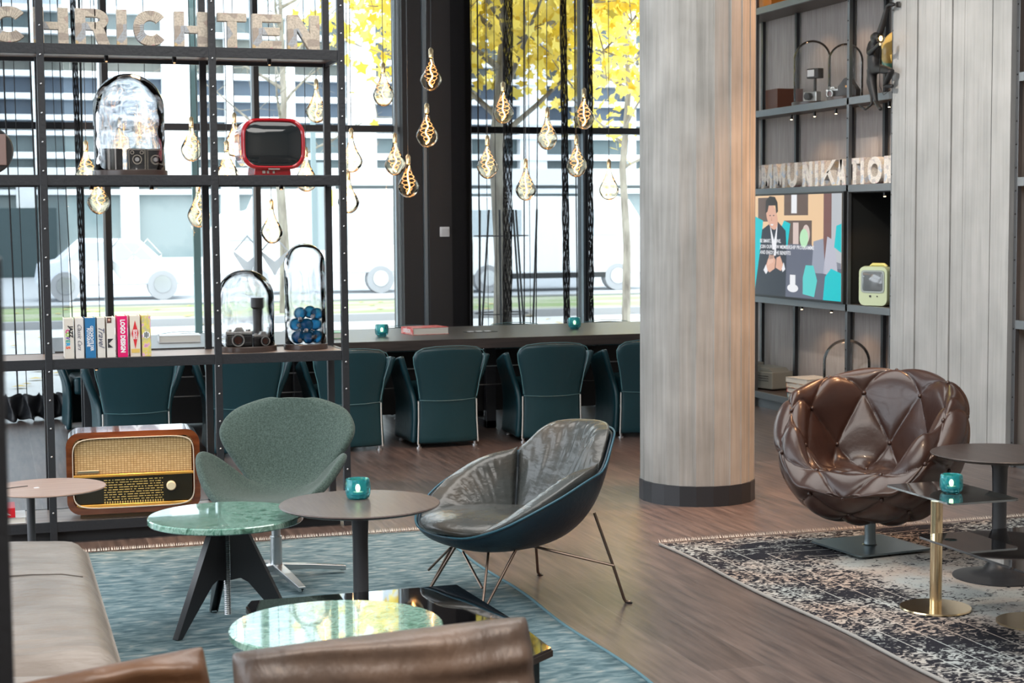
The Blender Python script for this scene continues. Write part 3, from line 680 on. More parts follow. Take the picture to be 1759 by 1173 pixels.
# ---- domes
def dome(name, label, x, y, z, rb, rg, hg, gm_, base_h=.028, n=56):
    t = thing(name, label, 'glass dome', (x, y, z))
    mesh('base', B().lathe([(0, 0), (rb, 0), (rb, base_h-.003), (rb-.003, base_h), (0, base_h)], n), mat('dome_base', (.05, .035, .03), .3), t, smooth=40)
    prof = [(rg, base_h+.001)]; hs = hg-rg
    for i in range(1, 8): prof.append((rg, base_h+hs*i/8))
    for i in range(0, 13): a = PI/2*i/12; prof.append((rg*math.cos(a) if i < 12 else 0, base_h+hs+rg*math.sin(a)))
    mesh('dome_glass', B().lathe(prof, n), gm_, t, smooth=180, solid=.003 if gm_ is dome_wavy else 0)
    return t, base_h
dome('glass_dome', 'large wavy glass dome on a round wooden base holding box cameras, upper shelf left', .7, 8.66, ST[1], .19, .178, .495, dome_wavy)
dome('glass_dome', 'short wide wavy glass dome over a camera and long lens, beside the steel post', 1.28, 8.66, ST[2], .162, .15, .4, dome_wavy)
dome('glass_dome', 'tall narrow glass dome filled with blue bulbs at the right end of the bookshelf', 1.6, 8.66, ST[2], .118, .108, .535, dome_wavy)
camblack = mat('camera_black', (.02, .02, .02), .45); camsil = mat('camera_silver', (.5, .5, .48), .35, .8); camtrim = mat('camera_trim', (.6, .55, .45), .4, .5)
def boxcam(x, y, z, lab, two):
    t = thing('box_camera', lab, 'camera', (x, y, z), 0, 'old box cameras under the large dome')
    mesh('body', B().box(-.045, .045, 0, .1, 0, .11), camblack, t, bevel=.003)
    mesh('front_trim', B().box(-.042, -.039, -.003, 0, .006, .104).box(.039, .042, -.003, 0, .006, .104).box(-.042, .042, -.003, 0, .004, .007).box(-.042, .042, -.003, 0, .103, .106), camtrim, t)
    l = mesh('lens', B().ring(0, .055, .024, .024, .004, 0, 2*PI, -.006, 0, 20), camtrim, t); mesh('lens_glass', B().tube([(0, -.004, .055), (0, -.002, .055)], .011, 16), chrome, l)
    if two:
        for s in (-1, 1): mesh('viewfinder', B().ring(s*.024, .09, .01, .01, .003, 0, 2*PI, -.005, 0, 12), camtrim, t)
bz = ST[1]+.028
boxcam(.73, 8.58, bz, 'black box camera with three round lenses inside the large dome, in the middle', True)
boxcam(.825, 8.6, bz, 'black box camera with one round lens inside the large dome, at the right', False)
t = thing('box_camera', 'box camera turned side on inside the large dome, at the left', 'camera', (.615, 8.6, bz), 0, 'old box cameras under the large dome')
mesh('body', B().box(-.045, .045, 0, .1, 0, .11), camblack, t, bevel=.003); mesh('side_trim', B().box(-.03, -.02, -.003, 0, 0, .11).box(.005, .012, -.003, 0, 0, .11), camsil, t); mesh('strap', B().box(-.012, .0, -.004, 0, 0, .11), mat('strap_grey', (.25, .25, .22), .6), t)
def slr(x, y, z, rz, lab, s=1., grp=None):
    t = thing('film_camera', lab, 'camera', (x, y, z), rz, grp)
    t.scale = (s, s, s)
    mesh('body', B().box(-.07, .07, -.02, .02, 0, .06), camblack, t, bevel=.008)
    mesh('top_plate', B().box(-.07, .07, -.021, .021, .06, .078), camsil, t, bevel=.004)
    mesh('prism_housing', B().prism([(-.028, .078), (.028, .078), (.014, .1), (-.014, .1)], -.024, .02), camsil, t, bevel=.003)
    l = mesh('lens', B().tube([(0, -.02, .035), (0, -.065, .035)], .032, 24), camblack, t, smooth=40); mesh('lens_ring', B().ring(0, .035, .033, .033, .006, 0, 2*PI, -.068, -.062, 24), camsil, l); mesh('lens_glass', B().tube([(0, -.066, .035), (0, -.0655, .035)], .02, 20), mat('lens_red', (.2, .05, .03), .05), l)
    for s_ in (-.05, .048): mesh('dial', B().lathe([(0, .078), (.012, .078), (.012, .088), (0, .088)], 16, (s_, 0, 0)), camsil, t, smooth=40)
    return t
slr(1.235, 8.6, ST[2]+.028, math.radians(-12), 'silver and black film camera under the short dome, lens to the front')
t = thing('camera_lens', 'long black telephoto lens standing upright under the short dome', 'lens', (1.345, 8.66, ST[2]+.028))
mesh('barrel', B().lathe([(0, 0), (.03, 0), (.03, .07), (.026, .08), (.027, .19), (.036, .2), (.036, .25), (0, .25)], 28), camblack, t, smooth=40)
mesh('focus_ring', B().lathe([(.031, .02), (.032, .03), (.032, .055), (.031, .06)], 28), mat('lens_grip', (.06, .06, .06), .7), t, smooth=40)
slr(1.36, 8.6, ST[2]+.028, math.radians(8), 'all black film camera lying under the short dome, right of the silver one', .75)
# blue bulbs
rng = random.Random(2); cnt = 0
pos = [(-.055, -.04, .035), (.005, -.06, .035), (.06, -.03, .035), (-.03, .05, .035), (.04, .05, .035), (-.06, 0, .1), (0, -.05, .1), (.06, .0, .1), (.0, .055, .095), (-.035, -.02, .16), (.03, .01, .165), (.065, -.02, .155)]
labs = ['bottom left', 'bottom middle', 'bottom right', 'bottom, back left', 'bottom, back right', 'second layer left', 'second layer front', 'second layer right', 'second layer back', 'top left', 'top middle', 'top right']
for (x, y, z), la in zip(pos, labs):
    t = thing('blue_bulb', 'round blue glass bulb in the tall dome, '+la, 'bulb', (1.6+x*.9, 8.66+y*.9, ST[2]+.03+z), rng.uniform(0, 6), 'blue bulbs in the tall dome')
    mesh('bulb', B().sphere((0, 0, 0), .034, 20, 12), blue_glass, t, smooth=180)
    a = rng.uniform(0, 6); d = Vector((math.cos(a), math.sin(a)-.6, rng.uniform(-.5, .3))).normalized()
    mesh('cap', B().tube([d*.03, d*.05], .011, 10), chrome, t, smooth=40)

# ---- red television
t = thing('red_television', 'red portable television with rounded case and dark screen on the upper shelf', 'television', (1.42, 8.64, ST[1]), math.radians(3))
def rrect(w_, h_, r, n=7, bulge=0.):
    P = []
    for cx, cz, a0 in ((w_/2-r, h_/2-r, 0), (-w_/2+r, h_/2-r, 90), (-w_/2+r, -h_/2+r, 180), (w_/2-r, -h_/2+r, 270)):
        for i in range(n+1):
            a = math.radians(a0+90*i/n); P.append((cx+r*math.cos(a), cz+r*math.sin(a)))
    if bulge: P = [(x*(1+bulge*(1-(2*z/h_)**2)), z*(1+bulge*(1-(2*x/w_)**2))) for x, z in P]
    return P
def loft(rings, cap0=True, cap1=True):
    b = B(); n = len(rings[0]); vs = [p for r in rings for p in r]; fs = []
    for i in range(len(rings)-1):
        for j in range(n): fs.append((i*n+j, i*n+(j+1) % n, (i+1)*n+(j+1) % n, (i+1)*n+j))
    if cap0: fs.append(tuple(range(n)))
    if cap1: fs.append(tuple((len(rings)-1)*n+j for j in range(n)))
    return b.add(vs, fs)
def subrr(P, n=3):
    Q = []
    for i in range(len(P)):
        a, c = P[i], P[(i+1) % len(P)]
        Q.append(a)
        if i % 8 == 7:
            for k in range(1, 8): Q.append((a[0]+(c[0]-a[0])*k/8, a[1]+(c[1]-a[1])*k/8))
    return Q
def rr3(w_, h_, r, y, zc, bulge=.04):
    P = subrr(rrect(w_, h_, r)); return [((x*(1+bulge*(1-(2*z/h_)**2))), y, zc+z*(1+bulge*(1-(2*x/w_)**2))) for x, z in P]
red = mat('tv_red', (.42, .012, .02), .18, coat=.6)
zc = .165
mesh('case', loft([rr3(.25, .2, .06, .17, zc), rr3(.31, .245, .07, .12, zc), rr3(.32, .25, .07, -.05, zc), rr3(.325, .255, .07, -.1, zc), rr3(.30, .235, .065, -.11, zc), rr3(.285, .22, .06, -.1, zc)]), red, t, smooth=50)
mesh('screen', loft([rr3(.29, .225, .06, -.1, zc), rr3(.26, .2, .055, -.108, zc), rr3(.13, .1, .03, -.114, zc)]), mat('tv_screen', (.012, .016, .018), .08, coat=.5), t, smooth=60)
mesh('foot', loft([[(x*1., y, 0) for x, y in ((-.1, -.07), (.1, -.07), (.1, .1), (-.1, .1))], [(x*.95, y, .045) for x, y in ((-.1, -.07), (.1, -.07), (.1, .1), (-.1, .1))]]), red, t, bevel=.008)
mesh('control', B().box(-.055, -.04, -.074, -.068, .012, .026).box(-.03, -.02, -.074, -.068, .012, .026).box(.0, .01, -.074, -.068, .012, .026), camsil, t)
mesh('name_plate', B().box(-.03, .03, -.107, -.104, .031, .037), camsil, t)

# ---- dark round portable at the left edge of the upper shelf
q = aty(0, 256, 8.62)
t = thing('round_clock_radio', 'black round cased set with a brown square face, cut by the left frame edge', 'radio', (q.x-.055, 8.64, ST[1]))
mesh('case', B().tube([(0, -.07, .125), (0, -.05, .125), (0, .06, .125)], [.112, .12, .11], 40).box(-.05, .05, -.04, .04, 0, .03), rubber, t, smooth=40)
mesh('face', B().box(-.085, .085, -.082, -.072, .05, .205), mat('face_brown', (.25, .17, .15), .3), t, bevel=.012)

# ---- upright books
cream = (.72, .66, .58)
bks = [(.045, .205, cream, 'cream', 'a multicolour vertical title, leftmost', 'JAZZ COVERS'), (.04, .205, (.72, .68, .64), 'white', 'slanted black handwriting', 'Classic Cars'), (.05, .208, (.02, .17, .38), 'blue', 'white capitals on blue', 'GESCHICHTE DER'), (.038, .206, (.7, .66, .6), 'off white', 'a handwritten travel title', 'Travel'), (.041, .208, (.74, .7, .64), 'white', 'a small portrait at the top', ''),
       (.05, .211, (.75, .005, .14), 'bright pink', 'bold white capitals', 'LOGO DESIGN'), (.05, .212, (.72, .6, .48), 'cream and red', 'a red diamond', 'CIRCUS'), (.045, .212, (.65, .5, .2), 'yellow and pink patterned', 'a white disc, rightmost', '')]
x = .342
dk = mat('print_black', (.02, .02, .025), .6); wt = mat('print_white', (.85, .85, .85), .6); rdm = mat('print_red', (.65, .02, .03), .6); page = mat('page_edges', (.7, .67, .6), .8)
for i, (w_, h_, c, cn, det, ttl) in enumerate(bks):
    if i in (5, 6): x += .004
    z0 = ST[2]; zt = .2035 if i < 5 else .2085
    t = thing('book', '%s book standing upright with %s on its spine' % (cn, det), 'book', (x+w_/2, SY+.03, z0), 0, 'upright books on the middle shelf')
    cm = mat('cover_%d' % i, c, .45) if i != 7 else ramp_mat('cover_7', 26, (1, 1, 1), [(.3, (.5, .12, .3)), (.42, (.75, .45, .6)), (.5, (.75, .65, .1)), (.6, (.55, .5, .3)), (.7, (.6, .2, .35))], .45, 3)
    if i == 6: cm = ramp_mat('cover_6', 12, (1, 1, 1), [(.3, (.6, .3, .25)), (.45, (.75, .66, .55)), (.6, (.75, .7, .6)), (.7, (.65, .4, .1))], .45, 2)
    mesh('cover', B().box(-w_/2, -w_/2+.003, 0, .15, 0, zt).box(w_/2-.003, w_/2, 0, .15, 0, zt).box(-w_/2, w_/2, -.003, .003, 0, zt), cm, t, bevel=.001)
    mesh('pages', B().box(-w_/2+.003, w_/2-.003, .003, .146, .003, zt-.004), page, t)
    V = FRONT @ Matrix.Rotation(-PI/2, 4, 'Z')
    if i == 0:
        text('title', 'JAZZ', .026, dk, t, T(.009, -.004, .135) @ V, bold=.0012)
        for k, (ch, cc_) in enumerate(zip('COVERS', [(.7, .0, .2), (.3, .6, .05), (.2, .1, .4), (.05, .4, .3), (0, .35, .7), (.8, .1, .03)])):
            text('title_letter', ch, .027, mat('ink_%d' % k, cc_, .6), t, T(-.007, -.004, .138-k*.0165) @ V, bold=.001)
    elif i == 1: text('title', 'Classic Cars', .029, mat('ink_grey', (.12, .12, .16), .6), t, T(0, -.004, .11) @ V, shear=.5, sx=.92)
    elif i == 2: text('title', 'GESCHICHTE DER', .021, wt, t, T(.006, -.004, .1) @ V, bold=.0006, sx=.75); text('title', 'FOTOGRAFIE', .021, wt, t, T(-.011, -.004, .105) @ V, bold=.0006, sx=.75)
    elif i == 3: text('title', 'Travel', .04, mat('ink_navy', (.05, .06, .14), .6), t, T(0, -.004, .11) @ V, shear=.5)
    elif i == 4:
        mesh('portrait', B().box(-.018, .004, -.0045, -.004, .175, .203), mat('portrait_dark', (.12, .05, .04), .6), t); mesh('portrait_face', B().tube([(-.007, -.005, .191), (-.007, -.0055, .191)], .006, 12), mat('skin_print', (.7, .4, .3), .6), t)
        mesh('picture', B().prism([(-.016, .05), (.01, .05), (-.012, .07), (.012, .095), (-.016, .095)], -.0045, -.004), dk, t)
    elif i == 5: text('title', 'LOGO DESIGN', .031, wt, t, T(0, -.004, .107) @ V, bold=.0015, sx=.82)
    elif i == 6:
        mesh('diamond', B().prism([(0, .185), (.016, .12), (0, .04), (-.016, .12)], -.0045, -.004), rdm, t); mesh('banner', B().box(-.009, .009, -.0052, -.0046, .09, .138), wt, t); text('title', 'CIRCUS', .013, rdm, t, T(0, -.0056, .114) @ V, bold=.0004)
        mesh('bowl', B().prism([(-.02, .02), (.02, .02), (.022, .04), (-.022, .04)], -.0045, -.004), mat('bowl_yellow', (.75, .5, .12), .6), t)
    else:
        mesh('disc', B().tube([(0, -.004, .11), (0, -.0048, .11)], .018, 24), wt, t); mesh('disc_mark', B().box(-.01, -.005, -.0055, -.0049, .098, .122).box(-.002, .003, -.0055, -.0049, .095, .125).box(.006, .01, -.0055, -.0049, .1, .12), dk, t)
    x += w_+.0085

# flat lying books helper
def flatbook(label, loc, rz, w_, d_, h_, cover, group=None, spine_text=None, tm=None):
    t = thing('book', label, 'book', loc, rz, group)
    mesh('cover', B().box(-w_/2, w_/2, -d_/2, d_/2, 0, .003).box(-w_/2, w_/2, -d_/2, d_/2, h_-.003, h_).box(-w_/2, -w_/2+.003, -d_/2, d_/2, 0, h_), cover, t)
    mesh('pages', B().box(-w_/2+.003, w_/2-.004, -d_/2+.004, d_/2-.004, .003, h_-.003), page, t)
    if spine_text: text('title', spine_text, h_*.75, tm, t, T(-w_/2-.0006, 0, h_/2) @ Matrix.Rotation(-PI/2, 4, 'Z') @ FRONT, bold=.0008)
    return t
cov_white = mat('cover_white', (.75, .75, .75), .4); cov_red = mat('cover_red', (.7, .06, .05), .4, var=((.8, .35, .3), 25, (1, 1, 1), .45, .55)); cov_green = mat('cover_green', (.1, .4, .15), .4); cov_blue = mat('cover_lightblue', (.3, .6, .75), .4)

# ---- valve radio on the bottom board
t = thing('valve_radio', 'old walnut valve radio with woven grille and glass dial on the bottom shelf', 'radio', (.672, 8.58, ST[3]), math.radians(-3))
ven = mat('radio_veneer', (.09, .022, .008), .14, coat=.9, var=((.17, .05, .016), 4, (1, 8, 8), .35, .65))
RW, RH = .665, .42
def rrect_at(w_, h_, r, y, z): return [(x, y, z+q) for x, q in rrect(w_, h_, r)]
b = loft([rrect_at(RW-.075, RH-.075, .045, -.1, .235), rrect_at(RW-.06, RH-.06, .05, -.125, .235), rrect_at(RW, RH, .07, -.125, .235), rrect_at(RW, RH, .07, -.105, .235), rrect_at(RW, RH, .07, .11, .235)], cap0=False)
mesh('cabinet', b, ven, t, smooth=30)
mesh('front_bead', B().ring(0, .235, (RW-.058)/2, (RH-.058)/2, .004, 0, 2*PI, -.13, -.12, 48, 7), mat('bead_cream', (.6, .55, .45), .3), t)
m, tt, N, L, p = nodes_mat('woven_grille')
tc = N.new('ShaderNodeTexCoord'); ck = N.new('ShaderNodeTexBrick'); mp = N.new('ShaderNodeMapping'); mp.inputs['Rotation'].default_value = (PI/2, 0, 0)
ck.inputs['Scale'].default_value = 1; ck.inputs['Brick Width'].default_value = .0155; ck.inputs['Row Height'].default_value = .011; ck.inputs['Mortar Size'].default_value = .0012; ck.offset = 0
ck.inputs['Color1'].default_value = (.5, .33, .14, 1); ck.inputs['Color2'].default_value = (.6, .42, .2, 1); ck.inputs['Mortar'].default_value = (.22, .12, .04, 1)
L.new(tc.outputs['Object'], mp.inputs[0]); L.new(mp.outputs[0], ck.inputs['Vector']); L.new(ck.outputs['Color'], p.inputs['Base Color']); p.inputs['Roughness'].default_value = .6
mesh('grille', B().box(-.293, .293, -.108, -.1, .225, .405), m, t, bevel=.01)
mesh('gold_rail', B().box(-.3, .3, -.118, -.1, .212, .226), mat('radio_gold', (.75, .4, .08), .25, .6), t, bevel=.003)
mesh('badge', B().box(-.28, -.17, -.115, -.106, .232, .25), brass_s, t, bevel=.004)
dl = mesh('dial_glass', B().box(-.293, .293, -.112, -.104, .075, .212), mat('radio_dial', (.02, .016, .008), .12), t, bevel=.008)
db = B(); rng = random.Random(9)
for r_ in range(9):
    zr = .195-r_*.0125; xx = -.15
    while xx < .14:
        l_ = rng.uniform(.006, .03); db.box(xx, min(xx+l_, .145), -.1135, -.112, zr-.0018, zr+.0018); xx += l_+rng.uniform(.003, .01)
for xx in np.linspace(-.15, .14, 24): db.box(xx, xx+.006, -.1135, -.112, .075, .086)
mesh('dial_print', db, mat('dial_gold', (.6, .42, .12), .4), dl)
mesh('gold_sill', B().box(-.29, .29, -.12, -.1, .058, .073), mat('radio_gold'), t, bevel=.003)
mesh('knob', B().tube([(.185, -.112, .155), (.185, -.135, .155), (.185, -.14, .155)], [.024, .024, .02], 24), mat('ivory_knob', (.7, .62, .42), .3), t, smooth=40)
mesh('foot', B().box(-.27, .27, -.09, .09, 0, .026), mat('radio_foot', (.12, .07, .03), .5), t)

# ---- books on bottom shelf
flatbook('white hardback at the bottom of the small pile, bottom shelf left end', (-.02, 8.58, ST[3]), 0, .3, .2, .032, cov_white, 'books on the bottom shelf')
t = flatbook('red book with a white print lying on a white one, bottom shelf left end', (-.06, 8.57, ST[3]+.033), 0, .28, .19, .048, mat('cover_plain_red', (.6, .01, .02), .4), 'books on the bottom shelf')
mesh('spine_print', B().box(-.14, .14, -.098, -.095, 0, .048), mat('cover_plain_red'), t); mesh('white_print', B().prism([(.07, .03), (.085, .018), (.12, .012), (.1, .025), (.09, .024), (.08, .034)], -.1, -.098), wt, t)
flatbook('white book with green edge on top of the small pile, bottom shelf left end', (-.1, 8.59, ST[3]+.082), 0, .24, .18, .05, cov_green, 'books on the bottom shelf')
q = aty(424, 858, 8.6)
flatbook('white red trimmed book lying behind the green armchair', (q.x+.03, 8.62, ST[3]), .5, .26, .2, .03, cov_red, 'books on the bottom shelf')
flatbook('pale blue book leaning on the pile behind the green armchair', (q.x+.02, 8.63, ST[3]+.031), .2, .22, .18, .035, cov_blue, 'books on the bottom shelf')
flatbook('white paperback topmost behind the green armchair', (q.x+.01, 8.63, ST[3]+.067), -.3, .2, .16, .03, cov_white, 'books on the bottom shelf')

# ================================================================== LONG TABLE
TX0, TX1, TY0, TY1, TZT = .4, 5.45, 11.56, 12.95, .74
t = thing('long_table', 'long dark wooden communal table by the windows', 'table', ((TX0+TX1)/2, (TY0+TY1)/2, 0))
hx, hy = (TX1-TX0)/2, (TY1-TY0)/2
mesh('tabletop', B().box(-hx, hx, -hy, hy, .665, TZT), darkwood, t, bevel=.004)
for sx in (-1, -.33, .33, 1):
    mesh('leg_frame', B().box(sx*(hx-.25)-.04, sx*(hx-.25)+.04, -hy+.5, -hy+.56, 0, .65).box(sx*(hx-.25)-.04, sx*(hx-.25)+.04, hy-.56, hy-.5, 0, .65).box(sx*(hx-.25)-.04, sx*(hx-.25)+.04, -hy+.5, hy-.5, 0, .06), black, t, bevel=.003)
mesh('cable_panel', B().box(-hx+.3, hx-.3, -.03, .03, .12, .6), mat('panel_black', (.012, .012, .013), .5), t)
mesh('steel_rail', B().box(-hx+.3, hx-.3, -hy+.3, -hy+.32, .5, .508).box(-hx+.3, hx-.3, -hy+.3, -hy+.32, .36, .366), chrome, t)
q = atz(825, 570, TZT)
mesh('socket_plate', B().box(q.x-.13-(TX0+TX1)/2, q.x+.13-(TX0+TX1)/2, q.y-.04-(TY0+TY1)/2, q.y+.04-(TY0+TY1)/2, TZT, TZT+.004), camblack, t)
pl = B()
for k in range(3): pl.box(q.x-.1+k*.07-(TX0+TX1)/2, q.x-.06+k*.07-(TX0+TX1)/2, q.y-.03-(TY0+TY1)/2, q.y+.03-(TY0+TY1)/2, TZT+.004, TZT+.007)
mesh('socket', pl, white_m, t)
q = atz(730, 573, TZT); t = flatbook('thick red and white book lying on the long table', (q.x, q.y, TZT), math.radians(8), .3, .24, .055, cov_red, 'books on the long table', 'DESIGN', wt)
q = atz(308, 586, TZT); flatbook('white hardback lying on the long table behind the shelf', (q.x, q.y, TZT), math.radians(-3), .3, .24, .05, cov_white, 'books on the long table')
q = atz(578, 580, TZT); flatbook('small green edged book on the long table behind the shelf posts', (q.x, q.y, TZT), 0, .1, .2, .045, cov_green, 'books on the long table')

# candle votives
def votive(label, loc, s=1.):
    t = thing('candle_votive', label, 'candle holder', loc, random.uniform(0, 1), 'teal glass candle holders')
    t.scale = (s, s, s)
    mesh('glass_cup', B().lathe([(0, .008), (.03, .008), (.042, .014), (.047, .03), (.048, .055), (.045, .08), (.043, .084), (.04, .08), (.043, .055), (.042, .03), (.03, .018), (0, .018)], 10), votive_glass, t, smooth=30)
    mesh('foot', B().lathe([(0, 0), (.028, 0), (.034, .009), (0, .009)], 10), votive_glass, t)
    c = mesh('tealight', B().lathe([(0, .02), (.02, .02), (.02, .034), (0, .034)], 16), white_m, t); mesh('flame', B().sphere((0, 0, .048), .01, 8, 8, (1, 1, 1.5)), flame_m, c, smooth=180)
    return t
q = atz(615, 860, .5); votive('teal glass candle holder on the round dark pedestal table by the green armchair', (q.x, q.y, .5), 1.07)
q = atz(1634, 849, .455); votive('teal glass candle holder on the small square glass table', (q.x, q.y, .456), 1.0)
q = atz(656, 578, TZT); votive('teal glass candle holder at the left end of the long table', (q.x, q.y, TZT), 1.1)
q = atz(987, 565, TZT); votive('teal glass candle holder at the right end of the long table', (q.x, q.y, TZT), 1.1)

# ================================================================== DINING CHAIRS
def make_tub():
    t = thing('tub_chair', 'x', 'chair')
    # local: back faces -y, seat opens to +y
    n = 13; zs = [.03, .06, .2, .33, .4, .5, .6, .66, .7, .72]
    hw = [.228, .23, .215, .21, .215, .235, .255, .262, .25, .2]
    A = np.zeros((len(zs), n, 3))
    for i, (z, h_) in enumerate(zip(zs, hw)):
        for j in range(n):
            u = -1+2*j/(n-1); A[i, j] = (h_*u, .0+.03*u*u-.055*max(0, (z-.35))/.37-.01, z-(.012*u*u if z > .6 else 0))
    mesh('back_panel', B().grid(A), teal_leather, t, smooth=180, solid=.045, sub=1)
    for s in (-1, 1):
        ys = np.linspace(0, 1, 9); zl = [.03, .06, .2, .33, .42, .52, .6, .655, .67]
        A = np.zeros((len(zl), 9, 3))
        for i, z in enumerate(zl):
            fl = .225+.012*(z < .1) if z < .36 else .225+.085*((z-.36)/.31)
            y0 = .035 if z < .33 else .035+.05*math.sin(min(1, (z-.33)/.1)*PI/2)*(1 if z < .5 else .7)
            y1 = .5 if z < .5 else .5-.1*((z-.5)/.17)**2
            for j, u in enumerate(ys):
                A[i, j] = (s*(fl-.012*math.sin(u*PI)+(0.02 if z > .5 else 0)*(1-u)), y0+(y1-y0)*u-.03*(z > .5), z-.012*(2*u-1)**2*(z > .6)-.07*u*max(0, (z-.45)/.22))
        mesh('arm_panel', B().grid(A), teal_leather, t, smooth=180, solid=.045, sub=1)
        P = [(s*.226, -.006, .03), (s*.219, -.004, .2), (s*.218, -.004, .34)]
        mesh('piping', B().tube(P, .0045, 6), piping_m, t)
        P = [(s*.214, -.02, .36), (s*.236, -.036, .5), (s*.262, -.048, .6), (s*.268, -.053, .655), (s*.25, -.058, .69), (s*.2, -.06, .716), (s*.1, -.066, .727), (0, -.07, .729)]
        mesh('edge_piping', B().tube(P, .003, 5), mat('teal_piping', (.08, .2, .22), .4), t)
    mesh('seat', B().box(-.19, .19, .03, .5, .3, .44), teal_leather, t, bevel=.03)
    mesh('seam', B().tube([(-.21, -.012-.0, .345), (-.1, -.042, .34), (0, -.045, .338), (.1, -.042, .34), (.21, -.012, .345)], .002, 5), mat('teal_piping'), t)
    for x, y in ((-.21, .02), (.21, .02), (-.2, .48), (.2, .48)):
        mesh('foot', B().lathe([(0, 0), (.022, 0), (.022, .012), (.01, .014), (.01, .03), (0, .03)], 14, (x, y, 0)), chrome, t, smooth=40)
    return t
ch0 = make_tub()
names = ['behind the upright books, first from the left', 'behind the short glass dome', 'behind the right end post of the bookshelf', 'left of the two whole ones in the open middle', 'right of the two whole ones, behind the leather armchair', 'half hidden by the concrete column']
xs_ = [.9, 1.63, 2.37, 3.075, 3.86, 4.62]
for i, x in enumerate(xs_):
    lab = 'near side teal tub chair, '+names[i]
    loc = (x, 11.16, 0); rz = math.radians([2, -2, 0, 3, -3, -1][i])
    if i == 0: ch0.location = loc; ch0.rotation_euler = (0, 0, rz); ch0['label'] = lab; ch0['group'] = 'teal tub chairs around the long table'
    else: dup(ch0, loc, rz, lab)
far = ['far left corner, beyond the first chair', 'seen between the first and second near chairs', 'seen between the second and third near chairs', 'seen through the gap left of the fourth near chair', 'seen between the fourth and fifth near chairs', 'seen through the gap left of the column']
for i, x in enumerate([.75, 1.5, 2.5, 3.35, 4.3, 5.15]):
    dup(ch0, (x, 13.35, 0), PI+math.radians(random.uniform(-5, 5)), 'window side teal tub chair, '+far[i])

# ================================================================== PENDANT BULBS
def make_pendant():
    t = thing('bulb_pendant', 'x', 'pendant lamp')
    prof = [(0, -.335), (.02, -.333), (.045, -.322), (.066, -.3), (.083, -.268), (.088, -.245), (.08, -.22), (.062, -.19), (.043, -.16), (.029, -.13), (.021, -.1), (.017, -.085), (.016, -.07)]
    n = 14; b = B().lathe(prof, n)
    rng = random.Random(4)
    b.v = [(x*(1+.05*math.sin(3*math.atan2(y, x)+z*25)), y*(1+.05*math.cos(2*math.atan2(y, x)-z*30)), z) for x, y, z in b.v]
    mesh('glass_bulb', b, bulb_glass, t, smooth=180, sub=1)
    fb = []
    for i in range(26):
        u = i/25; z = -.09-.215*u; fb.append((.012*math.sin(u*13)*(.4+u), .008*math.cos(u*9), z))
    mesh('filament', B().tube(fb, .0038, 5), filament_m, t, smooth=180)
    wb_ = B()
    for q_ in range(3): wb_.tube([((.012+.04*math.sin(PI*k_/29)**1.5)*math.cos(q_*2.1+k_*.42), (.012+.04*math.sin(PI*k_/29)**1.5)*math.sin(q_*2.1+k_*.42), -.11-.19*k_/29) for k_ in range(30)], .0014, 4)
    mesh('glow_wire', wb_, mat('glow_wire_amber', (1, .6, .3), .5, em=(1, .5, .2), ems=2.2), t)  # extra glowing coils added to imitate the amber glow inside the bulb
    mesh('socket', B().lathe([(0, 0), (.006, 0), (.012, -.008), (.017, -.014), (.017, -.075), (.013, -.078), (0, -.078)], 18), brass, t, smooth=40)
    mesh('cord', B().tube([(0, 0, 0), (.004, 0, .5), (-.002, 0, 1.1), (0, 0, 2.6)], .0032, 5), rubber, t)
    return t
pend = [(740, 82, 'higher of the two bulbs over the dark pier', .2), (733, 177, 'lower of the two bulbs over the dark pier', -.25), (701, 265, 'lowest bulb at the left side of the dark pier', .1), (864, 140, 'bulb in front of the yellow tree trunk, above the transom', .25), (940, 184, 'bulb hanging across the transom between the two netting strips', 0), (1003, 151, 'highest bulb at the window frame near the column', .3), (837, 232, 'bulb below the transom, nearest the right side of the pier', -.2), (990, 231, 'bulb below the transom at the window frame near the column', -.1), (903, 272, 'lowest bulb in the middle of the right window', .1), (1046, 273, 'bulb nearest the concrete column', .2),
        (678, 228, 'bulb partly behind another at the left side of the pier', .3), (658, 107, 'highest bulb between bookshelf and pier', 0), (603, 220, 'bulb just right of the bookshelf end post', -.1), (598, 292, 'low bulb touching the bookshelf end post in view', .2), (543, 135, 'bulb above and right of the red television', .1), (525, 252, 'bulb hidden partly behind the red television, right side', -.2), (402, 193, 'bulb left of the red television, upper', .2), (389, 241, 'bulb left of the red television, lower', -.2), (466, 342, 'single bulb below the red television', 0), (328, 200, 'bulb right of the large glass dome', .1), (147, 241, 'bulb left of the large glass dome', -.1), (168, 290, 'bulb below the large glass dome', .2), (340, 312, 'bulb behind the second rear post, low', -.2), (205, 200, 'bulb seen through the large glass dome, left', .3), (249, 166, 'bulb seen through the large glass dome, right', 0)]
p0_ = make_pendant()
for i, (px, py, lab, dy) in enumerate(pend):
    q = aty(px, py, 12.25+dy); lab = 'amber glass pendant, '+lab
    loc = (q.x, q.y, q.z)
    if i == 0: p0_.location = loc; p0_['label'] = lab; p0_['group'] = 'glass bulb pendants over the long table'; o = p0_
    else: o = dup(p0_, loc, random.uniform(0, 6.28), lab)
    s = random.uniform(.95, 1.04)
    for ch in o.children:
        if ch.name.startswith('cord'):
            ch.scale = (1, 1, (ZC-q.z)/2.6)

